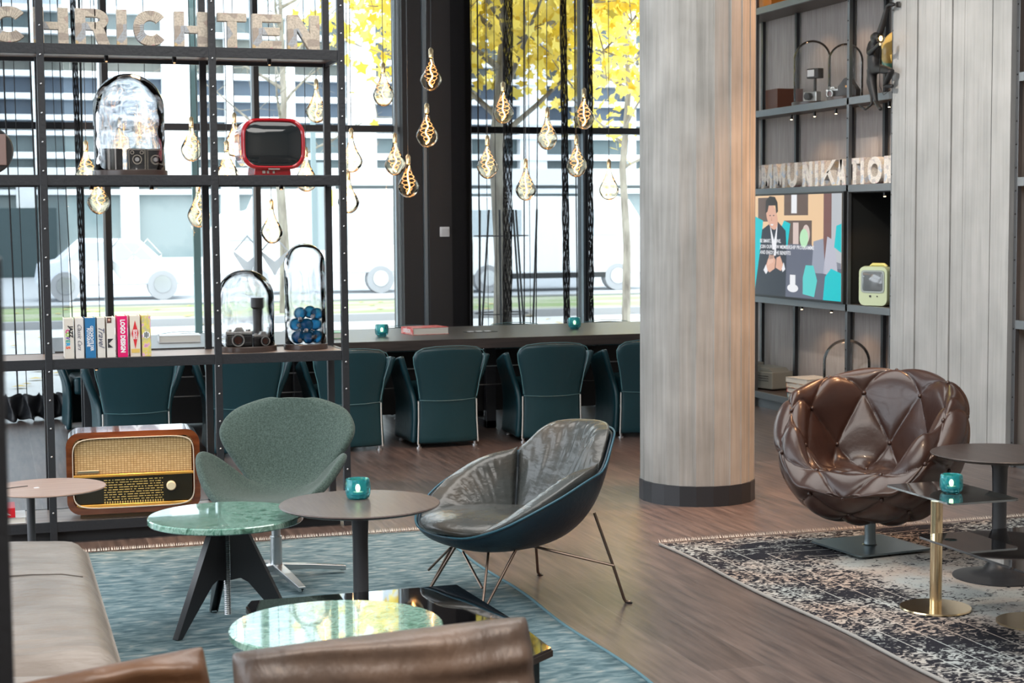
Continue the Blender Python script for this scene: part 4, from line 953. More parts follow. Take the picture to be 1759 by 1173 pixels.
# ================================================================== RIGHT WALL SHELF
SX = 6.24
t = thing('wall_shelf', 'steel framed wall shelf with riveted posts on the right wall', 'shelf', (SX, 11.6, 0))
yo = 11.6
front_posts = [10.45, 11.10, 12.68]
for y in front_posts:
    f = mesh('post', B().box(0, .03, y-yo, y-yo+.034, 0, 3.6), mat('grey_steel_post', (.16, .17, .18), .35, .7), t, bevel=.002)
    rb = B()
    for k in range(24): rb.sphere((-.002, y-yo+.017, .16+k*.147), .0055, 8, 6)
    mesh('rivet_row', rb, camblack, f, smooth=180)
for y in (10.5, 11.2, 11.72, 12.66, 13.3):
    mesh('rear_post', B().box(.37, .4, y-yo, y-yo+.034, 0, 3.6), black, t)
zs2 = [3.385, 2.523, 1.862, .951, .13]
for z in zs2:
    mesh('shelf_board', B().box(.03, .4, 10.46-yo, 13.6-yo, z-.03, z-.002), mat('board_brown', (.09, .065, .055), .45), t)
    mesh('edge_rail', B().box(.0, .028, 10.484-yo, 13.6-yo, z-.055, z), mat('grey_steel_rail', (.2, .215, .225), .35, .6), t, bevel=.002)
mesh('kick_panel', B().box(.02, .04, 10.46-yo, 13.6-yo, 0, .08), mat('grey_steel_post'), t)
mesh('black_cubby', B().box(.385, .395, 10.49-yo, 11.12-yo, .95, 1.81).box(.03, .39, 10.455-yo, 10.465-yo, .95, 1.81).box(.03, .39, 11.115-yo, 11.135-yo, .95, 1.81).box(.03, .39, 10.46-yo, 11.12-yo, 1.8, 1.808), mat('cubby_black', (.008, .009, .009), .6), t)
sb = [(12.3, 2.46), (11.9, 2.46), (11.55, 2.46), (10.75, 2.46), (12.1, .89), (11.6, .89), (10.8, 1.8)]
for y, z in sb:
    s = mesh('spotlight', B().tube([(.14, y-yo, z+.01), (.14, y-yo, z-.03)], .012, 12), rubber, t); mesh('lens', B().tube([(.14, y-yo, z-.031), (.14, y-yo, z-.033)], .008, 10), lamp_em, s)
for y, z in ((12.2, 3.28), (11.6, 3.28), (10.8, 3.28), (12.2, 2.42), (11.4, 2.42), (10.8, 2.42), (12.1, .85), (11.5, .85), (10.8, 1.75)):
    spot('wall_shelf_spot', (SX+.14, y, z), (SX+.2, y, z-1), 3.5, WARM, 120)
# next bay to the right of the pier
t2 = thing('wall_shelf', 'second riveted steel wall shelf at the right edge, right of the pier', 'shelf', (SX, 8.4, 0))
f = mesh('post', B().box(0, .03, 8.945-8.4, 8.98-8.4, 0, 3.6), mat('grey_steel_post'), t2, bevel=.002)
rb = B()
for k in range(24): rb.sphere((-.002, 8.962-8.4, .16+k*.147), .0055, 8, 6)
mesh('rivet_row', rb, camblack, f, smooth=180)
for z in zs2:
    mesh('shelf_board', B().box(.03, .4, 7.2-8.4, 8.94-8.4, z-.03, z-.002), mat('board_brown'), t2); mesh('edge_rail', B().box(.0, .028, 7.2-8.4, 8.945-8.4, z-.055, z), mat('grey_steel_rail'), t2)
mesh('rear_panel', B().box(.38, .4, 7.2-8.4, 8.95-8.4, .13, 3.6), mat('panel_brown', (.2, .1, .05), .5, var=((.28, .15, .08), 3, (1, 1, 1), .4, .6)), t2)
mesh('kick_panel', B().box(.02, .04, 7.2-8.4, 8.95-8.4, 0, .08), mat('grey_steel_post'), t2)

# letters (O)MMUNIKATION, reading along -y from far to near
lpx = [('O', 1297, 1307), ('M', 1307.5, 1326), ('M', 1328, 1348), ('U', 1352, 1369.5), ('N', 1378, 1395), ('I', 1399.5, 1404.5), ('K', 1410, 1435.5), ('A', 1436.5, 1452.5), ('T', 1459, 1475.5), ('I', 1477.6, 1483.5), ('O', 1490, 1514), ('N', 1518, 1534)]
lets = []
for ch, a_, c_ in lpx:
    ya, yb = atx(a_, 300, SX+.03).y, atx(c_, 300, SX+.03).y; lets.append((ch, ya, ya-yb))
lb = ['first partial letter O beside the column', 'first letter M', 'second letter M', 'letter U', 'first letter N', 'narrow letter I before the K', 'letter K', 'letter A behind the front post', 'letter T', 'narrow letter I after the T', 'round letter O near the pier', 'last letter N against the pier']
pale_collage = collage('bright_collage', 1.35)  # paler paper palette for the wall shelf letters
for (ch, y, w_), la in zip(lets, lb):
    o = mesh('collage_letter', letter(ch, w_, .2, .052, .06), pale_collage, bevel=.002)
    o.location = (SX+.03, y, zs2[2]+.001); o.rotation_euler = (0, 0, -PI/2); o['category'] = 'letter'; o['group'] = 'collage letters on the wall shelf'
    o['label'] = 'newspaper collage '+la+', on the right wall shelf'

# screen with advert
t = thing('wall_screen', 'flat screen advert of a smiling man holding a phone, on the wall shelf', 'screen', (SX-.035, 11.86, 0))
ys0, ys1, zs0, zs1 = 12.72, 11.135, .97, 1.80     # screen runs towards the camera along -y
mesh('housing', B().box(.005, .05, ys1-.02-11.86, ys0+.02-11.86, zs0-.02, zs1+.015), rubber, t, bevel=.004)
def em(name, c=(0, 0, 0), k=.85): return mat('screen_'+name, (0, 0, 0), .3, em=c, ems=k)
LS = ys0-ys1; HS = zs1-zs0
def sp(poly, layer, m_, nm):   # poly in picture fractions u (0 left..1 right), v (0 bottom..1 top)
    b = B(); n = len(poly); xx = .002-.0006*layer
    b.add([(xx, ys0-11.86-u*LS, zs0+v*HS) for u, v in poly], [tuple(range(n))])
    return mesh(nm, b, m_, t, fix=False)
def ell(cx, cy, rx, ry, n=24, a=0.): return [(cx+rx*math.cos(2*PI*i/n)*math.cos(a)-ry*math.sin(2*PI*i/n)*math.sin(a), cy+rx*math.cos(2*PI*i/n)*math.sin(a)*1.+ry*math.sin(2*PI*i/n)*math.cos(a)) for i in range(n)]
def rc(u0, u1, v0, v1): return [(u0, v0), (u1, v0), (u1, v1), (u0, v1)]
sp(rc(0, 1, 0, 1), 0, em('tan', (.85, .58, .34)), 'picture')
tealc = em('teal', (.0, .55, .6)); dkc = em('dark', (.025, .03, .045)); wc = em('white', (.85, .85, .88)); skin = em('skin', (.75, .42, .3)); navy = em('grey', (.12, .13, .18)); slate = em('slate', (.32, .34, .42))
sp(rc(.1, .22, .74, .98), 1, em('photo', (.14, .09, .07)), 'wall_photo'); sp(rc(.4, .66, .8, 1), 1, em('photo'), 'wall_photo'); sp(rc(.4, .7, .52, .75), 1, em('photo'), 'wall_photo'); sp(rc(.48, .54, .82, 1), 2, wc, 'wall_photo'); sp(rc(.5, .56, .52, .73), 2, em('pale', (.7, .55, .5)), 'wall_photo'); sp(ell(.64, .62, .04, .09), 2, em('pale'), 'wall_photo')
sp(rc(.82, .9, .35, 1), 1, em('maroon', (.2, .09, .08)), 'backdrop'); sp(rc(.9, 1, .3, 1), 1, em('mist', (.5, .52, .55)), 'backdrop')
sp([(.2, 0), (1, 0), (1, .35), (.75, .42), (.7, .52), (.42, .52)], 1, navy, 'backdrop')
sp([(0, 0), (.07, 0), (.12, .3), (.16, .75), (.05, .8), (0, .78)], 2, tealc, 'armchair'); sp([(.36, .42), (.44, .5), (.47, .72), (.4, .75), (.36, .66)], 2, tealc, 'armchair'); sp([(.82, 0), (1, 0), (1, .26), (.9, .3), (.84, .22)], 3, tealc, 'armchair'); sp([(.93, .5), (1, .45), (1, .72), (.95, .7)], 3, tealc, 'armchair')
sp([(.7, .25), (.84, .25), (.82, .58), (.72, .55)], 2, slate, 'armchair'); sp([(.82, .25), (.97, .22), (.93, .56), (.86, .6)], 2, em('silver', (.5, .5, .58)), 'armchair')
sp([(.06, 0), (.42, 0), (.43, .45), (.42, .65), (.33, .74), (.24, .72), (.15, .66), (.12, .4)], 3, dkc, 'jacket')
sp([(.24, .72), (.29, .55), (.33, .73), (.31, .4), (.28, .4)], 4, wc, 'shirt')
sp(ell(.265, .79, .06, .135, 24, .25), 5, skin, 'face'); sp([(.19, .82), (.195, .95), (.24, .995), (.3, .985), (.33, .93), (.335, .84), (.315, .82), (.305, .9), (.23, .9), (.215, .84)], 7, em('hair', (.03, .022, .018)), 'hair')
for u_ in (.245, .285): sp(ell(u_, .8, .008, .006), 6, dkc, 'eye')
sp([(.25, .715), (.285, .715), (.275, .7), (.257, .7)], 6, wc, 'smile'); sp([(.262, .79), (.27, .745), (.256, .748)], 6, em('skin_dark', (.6, .3, .2)), 'nose')
sp([(.19, .27), (.24, .23), (.3, .27), (.31, .36), (.26, .42), (.22, .36)], 5, skin, 'hand'); sp([(.31, .28), (.37, .25), (.4, .3), (.36, .4), (.32, .38)], 5, skin, 'hand')
for k in range(4): sp([(.215+k*.018, .30+.01*k), (.228+k*.018, .30+.01*k), (.25+k*.015, .4), (.238+k*.015, .41)], 6, em('skin_light', (.82, .52, .4)), 'finger')
sp([(.235, .36), (.285, .37), (.295, .46), (.25, .46)], 6, em('phone', (.05, .05, .06)), 'phone')
sp([(.17, .25), (.2, .21), (.22, .24), (.2, .31)], 6, wc, 'cuff'); sp([(.39, .24), (.42, .27), (.4, .34), (.38, .27)], 6, wc, 'cuff')
sp(rc(.47, .53, .1, .22), 4, wc, 'cup'); sp(ell(.5, .09, .06, .04), 3, wc, 'saucer'); sp([(.61, .04), (.73, .02), (.76, .18), (.72, .32), (.64, .32), (.61, .2)], 4, em('aqua', (.1, .62, .6)), 'vase'); sp(ell(.62, .58, .045, .09), 4, em('lime', (.5, .8, .5)), 'lamp')
for k, s_t in enumerate(['BE SMART, BE ONE.', 'JOIN OUR NEW MEMBERSHIP PROGRAMME', 'AND ENJOY THE BENEFITS']):
    wdt = [.24, .6, .35][k]*LS
    o = text('screen_text', s_t, .043, wc, t, T(.002-.0006*8, ys0-11.86-(.13*LS)-wdt/2, zs0+(.545-.058*k)*HS) @ Matrix.Rotation(-PI/2, 4, 'Z') @ FRONT, ext=.0002, bold=.0006, sx=.85)
    w0 = o.dimensions.y
    xsn = [v.co.y for v in o.data.vertices]; cy = (max(xsn)+min(xsn))/2; kk = wdt/(max(xsn)-min(xsn))
    for v in o.data.vertices: v.co.y = cy+(v.co.y-cy)*kk

# green mini television
t = thing('mini_television', 'pale green portable television with a tall rounded front in the black cubby', 'television', (SX+.13, 10.83, zs2[3]), math.radians(-62))
gg = mat('pale_green_plastic', (.5, .58, .36), .35)
b = loft([[(x, -.11+.0, .0+z) for x, z in [(p_[0], p_[1]+.15) for p_ in rrect(.24, .29, .045)]], [(x*1.04, -.08, z) for x, z in [(p_[0], p_[1]+.15) for p_ in rrect(.25, .3, .05)]], [(x, .12, z) for x, z in [(p_[0], p_[1]+.145) for p_ in rrect(.23, .27, .05)]]])
mesh('case', b, gg, t, smooth=40)
mesh('screen', loft([rr3(.18, .15, .02, -.112, .185, .02), rr3(.165, .135, .02, -.118, .185, .02)]), mat('tv_glass', (.15, .17, .18), .05, coat=1), t, smooth=60)
mesh('screen_surround', B().ring(0, .185, .1, .085, .012, 0, 2*PI, -.116, -.108, 40, 8), mat('grey_bezel', (.3, .35, .33), .4), t)
mesh('handle', B().tube([(-.07, -.03, .292), (-.05, -.03, .31), (.05, -.03, .31), (.07, -.03, .292)], .012, 10), mat('handle_yellow', (.65, .6, .2), .4), t, smooth=60)
mesh('button', B().tube([(-.02, -.112, .075), (-.02, -.117, .075)], .008, 12).tube([(.04, -.112, .075), (.04, -.117, .075)], .005, 12), camblack, t)

# domes on the wall shelf
dome('glass_dome', 'larger clear glass dome with a projector camera on the right wall shelf', SX+.17, 12.0, zs2[1], .165, .15, .5, dome_clear)
t = thing('flash_camera', 'grey camera with a flash head on a stalk under the larger right dome', 'camera', (SX+.17, 12.0, zs2[1]+.028), -1.2)
mesh('body', B().box(-.07, .07, -.03, .03, 0, .085), camsil, t, bevel=.008); mesh('lens', B().tube([(0, -.03, .045), (0, -.07, .045)], .03, 20), camblack, t, smooth=40); mesh('stalk', B().tube([(.03, 0, .085), (.03, 0, .2)], .012, 10), camblack, t); mesh('flash_head', B().box(-.03, .09, -.035, .035, .19, .27), camblack, t, bevel=.005); mesh('flash_window', B().box(-.02, .05, -.038, -.034, .205, .258), white_m, t)
dome('glass_dome', 'smaller clear glass dome in front of the larger one on the right wall shelf', SX+.15, 11.42, zs2[1], .15, .135, .415, dome_clear)
slr(SX+.12, 11.55, zs2[1]+.028, -1.1, 'silver folding camera under the smaller right dome', .9)
t = thing('folding_camera', 'dark folding camera with open door under the smaller right dome', 'camera', (SX+.15, 11.38, zs2[1]+.028), -1.2)
mesh('body', B().prism([(-.08, 0), (.1, 0), (.1, .05), (.02, .15), (-.02, .14), (-.08, .08)], -.03, .03), camblack, t, bevel=.004); mesh('orange_tab', B().box(.0, .05, -.035, -.03, .07, .085), mat('tab_orange', (.7, .35, .1), .5), t)
tag(mesh('wooden_box', B().box(SX+.06, SX+.3, 12.3+.1, 12.62, zs2[1]+.0, zs2[1]+.17), mat('box_redbrown', (.1, .035, .02), .5), bevel=.004), 'small red brown wooden box at the column end of the upper wall shelf', 'box')
tag(mesh('orange_box', B().box(SX+.06, SX+.28, 12.53, 12.9, zs2[0], zs2[0]+.25), mat('orange_vinyl', (.75, .22, .02), .4), bevel=.01), 'orange object on the topmost wall shelf by the column', 'box')
# globe behind the monkey
t = thing('globe', 'green and yellow globe on the wall shelf behind the monkey lamp', 'globe', (SX+.2, 10.66, zs2[1]))
globe_m = ramp_mat('globe_print', 5, (1, 1, 1), [(.35, (.06, .25, .2)), (.5, (.15, .4, .28)), (.53, (.65, .42, .1)), (.7, (.85, .6, .2))], .25, 4)
mesh('ball', B().sphere((0, 0, .3), .17, 32, 20), globe_m, t, smooth=180); mesh('stand', B().lathe([(0, 0), (.09, 0), (.09, .015), (.015, .03), (.012, .13), (0, .13)], 24), brass_s, t, smooth=40)
# lower shelf: empty dome, books, projector box
dome('glass_dome', 'empty clear glass dome on the lowest wall shelf behind the brown armchair', SX+.18, 11.42, zs2[4], .2, .185, .5, dome_clear)
bl = [('pale blue', (.25, .5, .6), .24), ('red', (.55, .05, .05), .22), ('orange patterned', (.7, .35, .15), .22), ('grey white patterned', (.6, .58, .55), .2)]
z = zs2[4]
for i, (cn, c, w_) in enumerate(bl):
    pos_ = ['bottom', 'second from the bottom', 'third from the bottom', 'top'][i]
    flatbook('%s book, %s of the stack on the lowest wall shelf' % (cn, pos_), (SX+.17, 12.0, z), math.radians(-95+i*4), .3, .28, .042, mat('stack_%d' % i, c, .5, var=((.75, .7, .6), 40, (1, 1, 1), .5, .58)), 'book stack on the lowest wall shelf'); z += .043
t = thing('slide_projector', 'grey beige slide projector at the column end of the lowest wall shelf', 'projector', (SX+.2, 12.8, zs2[4]), math.radians(-75))
mesh('body', B().box(-.17, .17, -.12, .12, .01, .16), mat('projector_grey', (.25, .25, .22), .5), t, bevel=.01); mesh('lid', B().prism([(-.15, .16), (.15, .16), (.1, .19), (-.12, .2)], -.1, .1), mat('projector_grey'), t, bevel=.004); mesh('vent', B().box(-.12, .12, -.124, -.12, .08, .084).box(-.12, .12, -.124, -.12, .1, .104).box(-.12, .12, -.124, -.12, .12, .124), rubber, t)
tag(mesh('small_case', B().box(SX+.1, SX+.32, 13.15, 13.4, zs2[4], zs2[4]+.2), mat('projector_grey'), bevel=.006), 'small grey case behind the slide projector, lowest wall shelf', 'case')

# ================================================================== MONKEY LAMP
def skinfig(name, joints, edges, m_, parent, lvl=2):
    me = bpy.data.meshes.new(name); ks = list(joints); me.from_pydata([joints[k][0] for k in ks], [(ks.index(a), ks.index(c)) for a, c in edges], [])
    me.materials.append(m_)
    o = bpy.data.objects.new(name, me); col.objects.link(o); o.parent = parent
    s = o.modifiers.new('skin', 'SKIN'); s.use_smooth_shade = True
    for i, k in enumerate(ks):
        r = joints[k][1]; r = r if isinstance(r, tuple) else (r, r); r = (r[0]*1.42, r[1]*1.42); me.skin_vertices[0].data[i].radius = r; me.skin_vertices[0].data[i].use_root = (i == 0)
    s2 = o.modifiers.new('sub', 'SUBSURF'); s2.levels = lvl; s2.render_levels = lvl
    return o
# points measured in the plane of the shelf front (local: x = -y world, z up, d = out of the wall)
mo = atx(1512, 100, SX-.08)
t = thing('monkey_lamp', 'black monkey figure lamp hanging by one arm from the steel post, holding a bulb', 'lamp', (SX-.08, mo.y, mo.z))
def mp_(px, py, d=0.): q = atx(px, py, SX-.08-d); return (-d, q.y-mo.y, q.z-mo.z)
J = {'pelvis': (mp_(1501, 118), (.034, .04)), 'belly': (mp_(1501, 104), (.035, .04)), 'chest': (mp_(1500, 88), (.042, .05)), 'neck': (mp_(1503, 74), .026), 'head': (mp_(1504, 65, .01), (.044, .044)), 'muzzle': (mp_(1509, 65, .035), .02), 'crown': (mp_(1504, 58), .026),
     'shR': (mp_(1508, 68), .022), 'elR': (mp_(1516, 42), .017), 'wrR': (mp_(1524, 12), .012), 'haR': (mp_(1530, 7), .013), 'haR2': (mp_(1537, 8, -.0), .01),
     'shL': (mp_(1494, 78, .02), .02), 'elL': (mp_(1493, 92, .04), .017), 'wrL': (mp_(1504, 82, .09), .011), 'haL': (mp_(1513, 74, .11), .013),
     'hipA': (mp_(1497, 124), .026), 'knA': (mp_(1500, 150), .021), 'anA': (mp_(1505, 176), .012), 'ftA': (mp_(1513, 188, .03), .011),
     'hipB': (mp_(1508, 118, .01), .025), 'knB': (mp_(1532, 122, .03), .019), 'anB': (mp_(1519, 148), .012), 'ftB': (mp_(1534, 148), .011),
     't0': (mp_(1493, 126, -.02), .012), 't1': (mp_(1491, 142, -.02), .009), 't2': (mp_(1497, 165, -.01), .008), 't3': (mp_(1497, 180), .007), 't4': (mp_(1486, 188), .007), 't5': (mp_(1476, 181), .005)}
E_ = [('pelvis', 'belly'), ('belly', 'chest'), ('chest', 'neck'), ('neck', 'head'), ('head', 'muzzle'), ('head', 'crown'), ('chest', 'shR'), ('shR', 'elR'), ('elR', 'wrR'), ('wrR', 'haR'), ('haR', 'haR2'), ('chest', 'shL'), ('shL', 'elL'), ('elL', 'wrL'), ('wrL', 'haL'), ('pelvis', 'hipA'), ('hipA', 'knA'), ('knA', 'anA'), ('anA', 'ftA'), ('pelvis', 'hipB'), ('hipB', 'knB'), ('knB', 'anB'), ('anB', 'ftB'), ('hipA', 't0'), ('t0', 't1'), ('t1', 't2'), ('t2', 't3'), ('t3', 't4'), ('t4', 't5')]
monk = mat('monkey_black', (.01, .01, .011), .55)
skinfig('body', J, E_, monk, t, 2)
hd = Vector(mp_(1505, 66, .01))
for s_ in (-1, 1): mesh('ear', B().sphere((hd.x, hd.y+s_*.045, hd.z+.005), .015, 12, 8, (.5, 1, 1)), monk, t, smooth=180)
bb = Vector(mp_(1513, 66, .12)); g = mesh('bulb', B().sphere(bb, .03, 18, 12, (1, 1, 1.2)), bulb_glass, t, smooth=180); mesh('filament', B().sphere(bb, .011, 10, 8, (1, 1, 1.6)), filament_m, g, smooth=180)
mesh('bulb_socket', B().tube([bb-Vector((0, 0, .05)), bb-Vector((0, 0, .03))], .012, 12), brass_s, t)
c1 = [Vector(mp_(1513, 78, .11)), Vector(mp_(1511, 110, .07)), Vector(mp_(1511, 148, .05)), Vector(mp_(1518, 163, .03)), Vector(mp_(1530, 154, .0))]
mesh('cable', B().tube(c1, .0025, 5), rubber, t)
for k in range(5):   # fingers round the bulb holder and on the post
    a = -.8+k*.4; h0 = Vector(J['haL'][0]); mesh('finger', B().tube([h0+Vector((0, .006*(k-2), 0)), h0+Vector((-.015, .007*(k-2), .012)), h0+Vector((-.012, .005*(k-2), .026+.002*(k % 3)))], [.005, .0045, .003], 6), monk, t, smooth=180)
    h1 = Vector(J['haR2'][0]); mesh('finger', B().tube([h1, h1+Vector((.01, -.014, .008*(k-2))), h1+Vector((.035, -.018+.002*(k % 3), .009*(k-2)))], [.0055, .0045, .003], 6), monk, t, smooth=180)

# ================================================================== RUGS
def rug(name, label, x0, x1, y0, y1, m_, edge_m, fr_m):
    t = thing(name, label, 'rug', (x0, y1, 0)); W_, D_ = x1-x0, y1-y0
    n, mm = 50, 50; A = np.zeros((n, mm, 3))
    for i in range(n):
        for j in range(mm):
            u, v = i/(n-1), j/(mm-1); A[i, j] = (W_*u+.01*math.sin(v*21), -D_*v+.008*math.sin(u*17), .006+.001*math.sin(u*40+v*11))
    b = B().grid(A); b2 = B().grid(A-np.array([0, 0, .011]))
    mesh('pile', b, m_, t, smooth=180, fix=False, solid=.006)
    for xx in (0, W_): mesh('bound_edge', B().tube([(xx+.01*math.sin(v*21), -D_*v, .008) for v in np.linspace(0, 1, 50)], .008, 6), edge_m, t, smooth=180)
    fb = B(); rng = random.Random(8)
    for i in range(int(W_/.009)):
        xx = i*.009+rng.uniform(-.003, .003); L_ = rng.uniform(.018, .05); fb.add([(xx, 0, .016), (xx+.006, 0, .016), (xx+.003+rng.uniform(-.012, .012), L_, .004)], [(0, 1, 2)])
        fb.add([(xx, 0, .016), (xx+.006, 0, .016), (xx+.003, L_*.4, .03)], [(0, 1, 2)])
    mesh('fringe', fb, fr_m, t, fix=False)
    return t
fringe_m = mat('fringe_cream', (.62, .58, .52), .95)
rug('teal_rug', 'faded teal rug with a cream fringe under the marble tables', -1.3, 2.14, 4.1, 8.13, rug_teal_m, mat('teal_edge', (.1, .2, .24), .95), fringe_m)
rug('patterned_rug', 'worn black and cream oriental rug with fringe under the brown tufted armchair', 3.12, 6.0, 2.6, 7.39, rug2_m, mat('rug_edge_grey', (.3, .29, .27), .95), fringe_m)

# ================================================================== SWAN CHAIR
def vnoise(x): return math.sin(x)
def smooth01(a, b_, x): x = min(1, max(0, (x-a)/(b_-a))); return x*x*(3-2*x)
t = thing('swivel_armchair', 'green felt armchair with a fan shaped back and curled arms on a star base', 'armchair', (1.175, 7.2, 0), math.radians(-25))
rows_ = [  # t: centre y, centre z, half width, side lift (up), side forward
    (.345, .79, .12, -.02, .0), (.345, .787, .2, -.04, .0), (.34, .772, .268, -.05, -.01), (.332, .745, .305, -.048, -.03), (.322, .7, .322, -.038, -.05), (.308, .65, .318, -.02, -.06), (.292, .595, .295, -.01, -.06), (.275, .54, .262, 0, -.05), (.257, .49, .228, .0, -.04),
    (.235, .445, .196, .01, -.03), (.205, .405, .172, .02, -.02), (.16, .378, .168, .035, .0), (.115, .364, .21, .11, .0), (.06, .36, .3, .205, 0), (-.01, .362, .34, .23, 0), (-.08, .368, .335, .2, 0), (-.15, .375, .29, .1, 0), (-.2, .378, .24, .04, 0), (-.235, .365, .18, .01, 0), (-.25, .345, .12, 0, 0)]
NC = 21; A = np.zeros((len(rows_), NC, 3))
for i, (cy, cz, hw_, lift, fwd) in enumerate(rows_):
    for j in range(NC):
        u = -1+2*j/(NC-1); au = abs(u); k = au**2.6
        xx = hw_*(u if i < 11 else math.copysign(au**.85, u))
        A[i, j] = (xx, cy+fwd*k*1.6, cz+lift*k)
mesh('shell', B().grid(A), green_felt, t, smooth=180, solid=.038, sub=2)
mesh('stem', B().tube([(0, .02, .03), (0, .02, .2), (0, .02, .2), (0, .02, .37)], [.028, .026, .021, .021], 20), chrome, t, smooth=40)
fb = mesh('star_base', B().lathe([(0, .05), (.03, .05), (.03, .075), (0, .075)], 20, (0, .02, 0)), chrome, t, smooth=40)
for k in range(4):
    a = math.radians(35+90*k); d = Vector((math.cos(a), math.sin(a), 0)); s_ = Vector((-d.y, d.x, 0)); c_ = Vector((0, .02, 0)); b = B()
    P = []
    for r_, w2, zt, zb in ((.02, .024, .075, .045), (.15, .022, .06, .038), (.33, .016, .022+.012, .012)):
        P.append([c_+d*r_+s_*w2+Vector((0, 0, zb)), c_+d*r_-s_*w2+Vector((0, 0, zb)), c_+d*r_-s_*w2+Vector((0, 0, zt)), c_+d*r_+s_*w2+Vector((0, 0, zt))])
    mesh('base_arm', loft(P), chrome, t, bevel=.003); mesh('glide', B().lathe([(0, .012), (.012, .012), (.012, .0125), (.014, .026), (0, .026)], 12, tuple(c_+d*.318)), rubber, t)

# ================================================================== TABLES
def pedestal(name, label, cx, cy, h_, R_, tm, sm, stem=.029, base_r=.24, cat='table'):
    t = thing(name, label, cat, (cx, cy, 0))
    mesh('tabletop', B().lathe([(0, h_-.02), (R_*.9, h_-.018), (R_-.004, h_-.008), (R_, h_-.004), (R_-.003, h_), (0, h_)], 72), tm, t, smooth=35)
    mesh('pedestal', B().lathe([(0, .0), (base_r, .0), (base_r, .006), (base_r*.7, .018), (base_r*.35, .035), (stem*1.5, .07), (stem*1.05, .14), (stem*1.05, h_*.7), (stem*1.15, h_-.07), (stem*1.6, h_-.03), (stem*2.2, h_-.019), (0, h_-.019)], 48), sm, t, smooth=50)
    return t
pedm = mat('pedestal_grey', (.055, .055, .06), .45)
q = atz(618, 868, .5); pedestal('pedestal_table', 'round dark wooden pedestal table between the green and leather armchairs', q.x, q.y, .5, .317, taupewood, pedm)
q = atz(1722, 781, .52); pedestal('pedestal_table', 'round black pedestal table right of the brown tufted armchair', 4.25, 6.19, .56, .303, mat('black_oak', (.035, .027, .026), .4, var=((.06, .045, .04), 5, (12, 1, 12), .3, .7)), mat('pedestal_black', (.03, .032, .036), .4), .03, .2)
def trileg(name, label, cx, cy, h_, R_, rot):
    t = thing(name, label, 'table', (cx, cy, 0), rot)
    mesh('marble_top', B().lathe([(0, h_-.026), (R_-.004, h_-.026), (R_, h_-.022), (R_, h_-.004), (R_-.004, h_), (0, h_)], 96), marble_m, t, smooth=35)
    mesh('screw_collar', B().lathe([(0, h_-.045), (.03, h_-.045), (.03, h_-.026), (0, h_-.026)], 24), steel, t, smooth=40)
    sp_ = [(.011 if k % 2 else .014, .05+(h_-.1)*k/90) for k in range(91)]
    mesh('threaded_rod', B().lathe([(0, .05)]+sp_+[(0, h_-.05)], 14), chrome, t)
    mesh('hub', B().lathe([(0, h_-.075), (.035, h_-.075), (.035, h_-.045), (0, h_-.045)], 6), black, t)
    for k in range(3):
        a = 2*PI*k/3; M4 = Matrix.Rotation(a, 4, 'Z')
        prof = [(.018, h_-.055), (.075, h_-.055), (.095, h_-.075), (.275, .003), (.25, .003), (.09, .185), (.06, .2), (.018, .19)]
        b = B().prism(prof, -.016, -.011); b.prism(prof, .011, .016); b.prism([(.075, h_-.055), (.095, h_-.075), (.275, .003), (.267, .003), (.088, h_-.08), (.072, h_-.062)], -.014, .014)
        mesh('leg', b.xf(M4), mat('leg_black', (.018, .02, .023), .35), t, bevel=.0015)
    return t
q = atz(388, 888, .45); trileg('marble_side_table', 'round green marble table on folded black legs, farther of the two', q.x, q.y, .45, .306, math.radians(215))
q = atz(578, 1078, .45); trileg('marble_side_table', 'polished green marble table nearest the camera reflecting the windows', q.x, q.y, .45, .307, math.radians(20))
# octagonal black glass table
P8 = [(.80, 5.33), (.80, 4.6), (1.0, 4.42), (1.6, 4.42), (1.78, 4.6), (1.78, 5.2)]
oc = [atz(425, 1044, .2), atz(432, 1036, .2), atz(784, 1008, .2), atz(887, 1072, .2)]
poly = [(oc[0].x, oc[0].y), (oc[1].x, oc[1].y), (oc[2].x, oc[2].y), (oc[3].x, oc[3].y), (oc[3].x, 5.0), (oc[3].x-.14, 4.88), (oc[0].x+.1, 4.88), (oc[0].x-.02, 4.98)]
cxo, cyo = sum(p_[0] for p_ in poly)/8, sum(p_[1] for p_ in poly)/8
t = thing('black_glass_table', 'low black mirror glass table with clipped corners under the polished marble table', 'table', (cxo, cyo, 0))
pl_ = [(x-cxo, y-cyo) for x, y in poly]
def slab(pp, z0, z1):
    n = len(pp); return B().add([(x, y, z0) for x, y in pp]+[(x, y, z1) for x, y in pp], [tuple(range(n))[::-1], tuple(range(n, 2*n))]+[(i, (i+1) % n, (i+1) % n+n, i+n) for i in range(n)])
# --- keep clear of the marble table's legs: a ring of feet under a slim top
mesh('glass_top', slab(pl_, .192, .2), darkglass, t); mesh('bronze_rim', slab([(x*1.012, y*1.012) for x, y in pl_], .172, .1915), mat('rim_bronze', (.05, .035, .028), .35, .5), t)
for x, y in [pl_[1], pl_[2], pl_[4], pl_[7]]:
    mesh('leg', B().box(x*.9-.012, x*.9+.012, y*.9-.012, y*.9+.012, 0, .172), rubber, t)
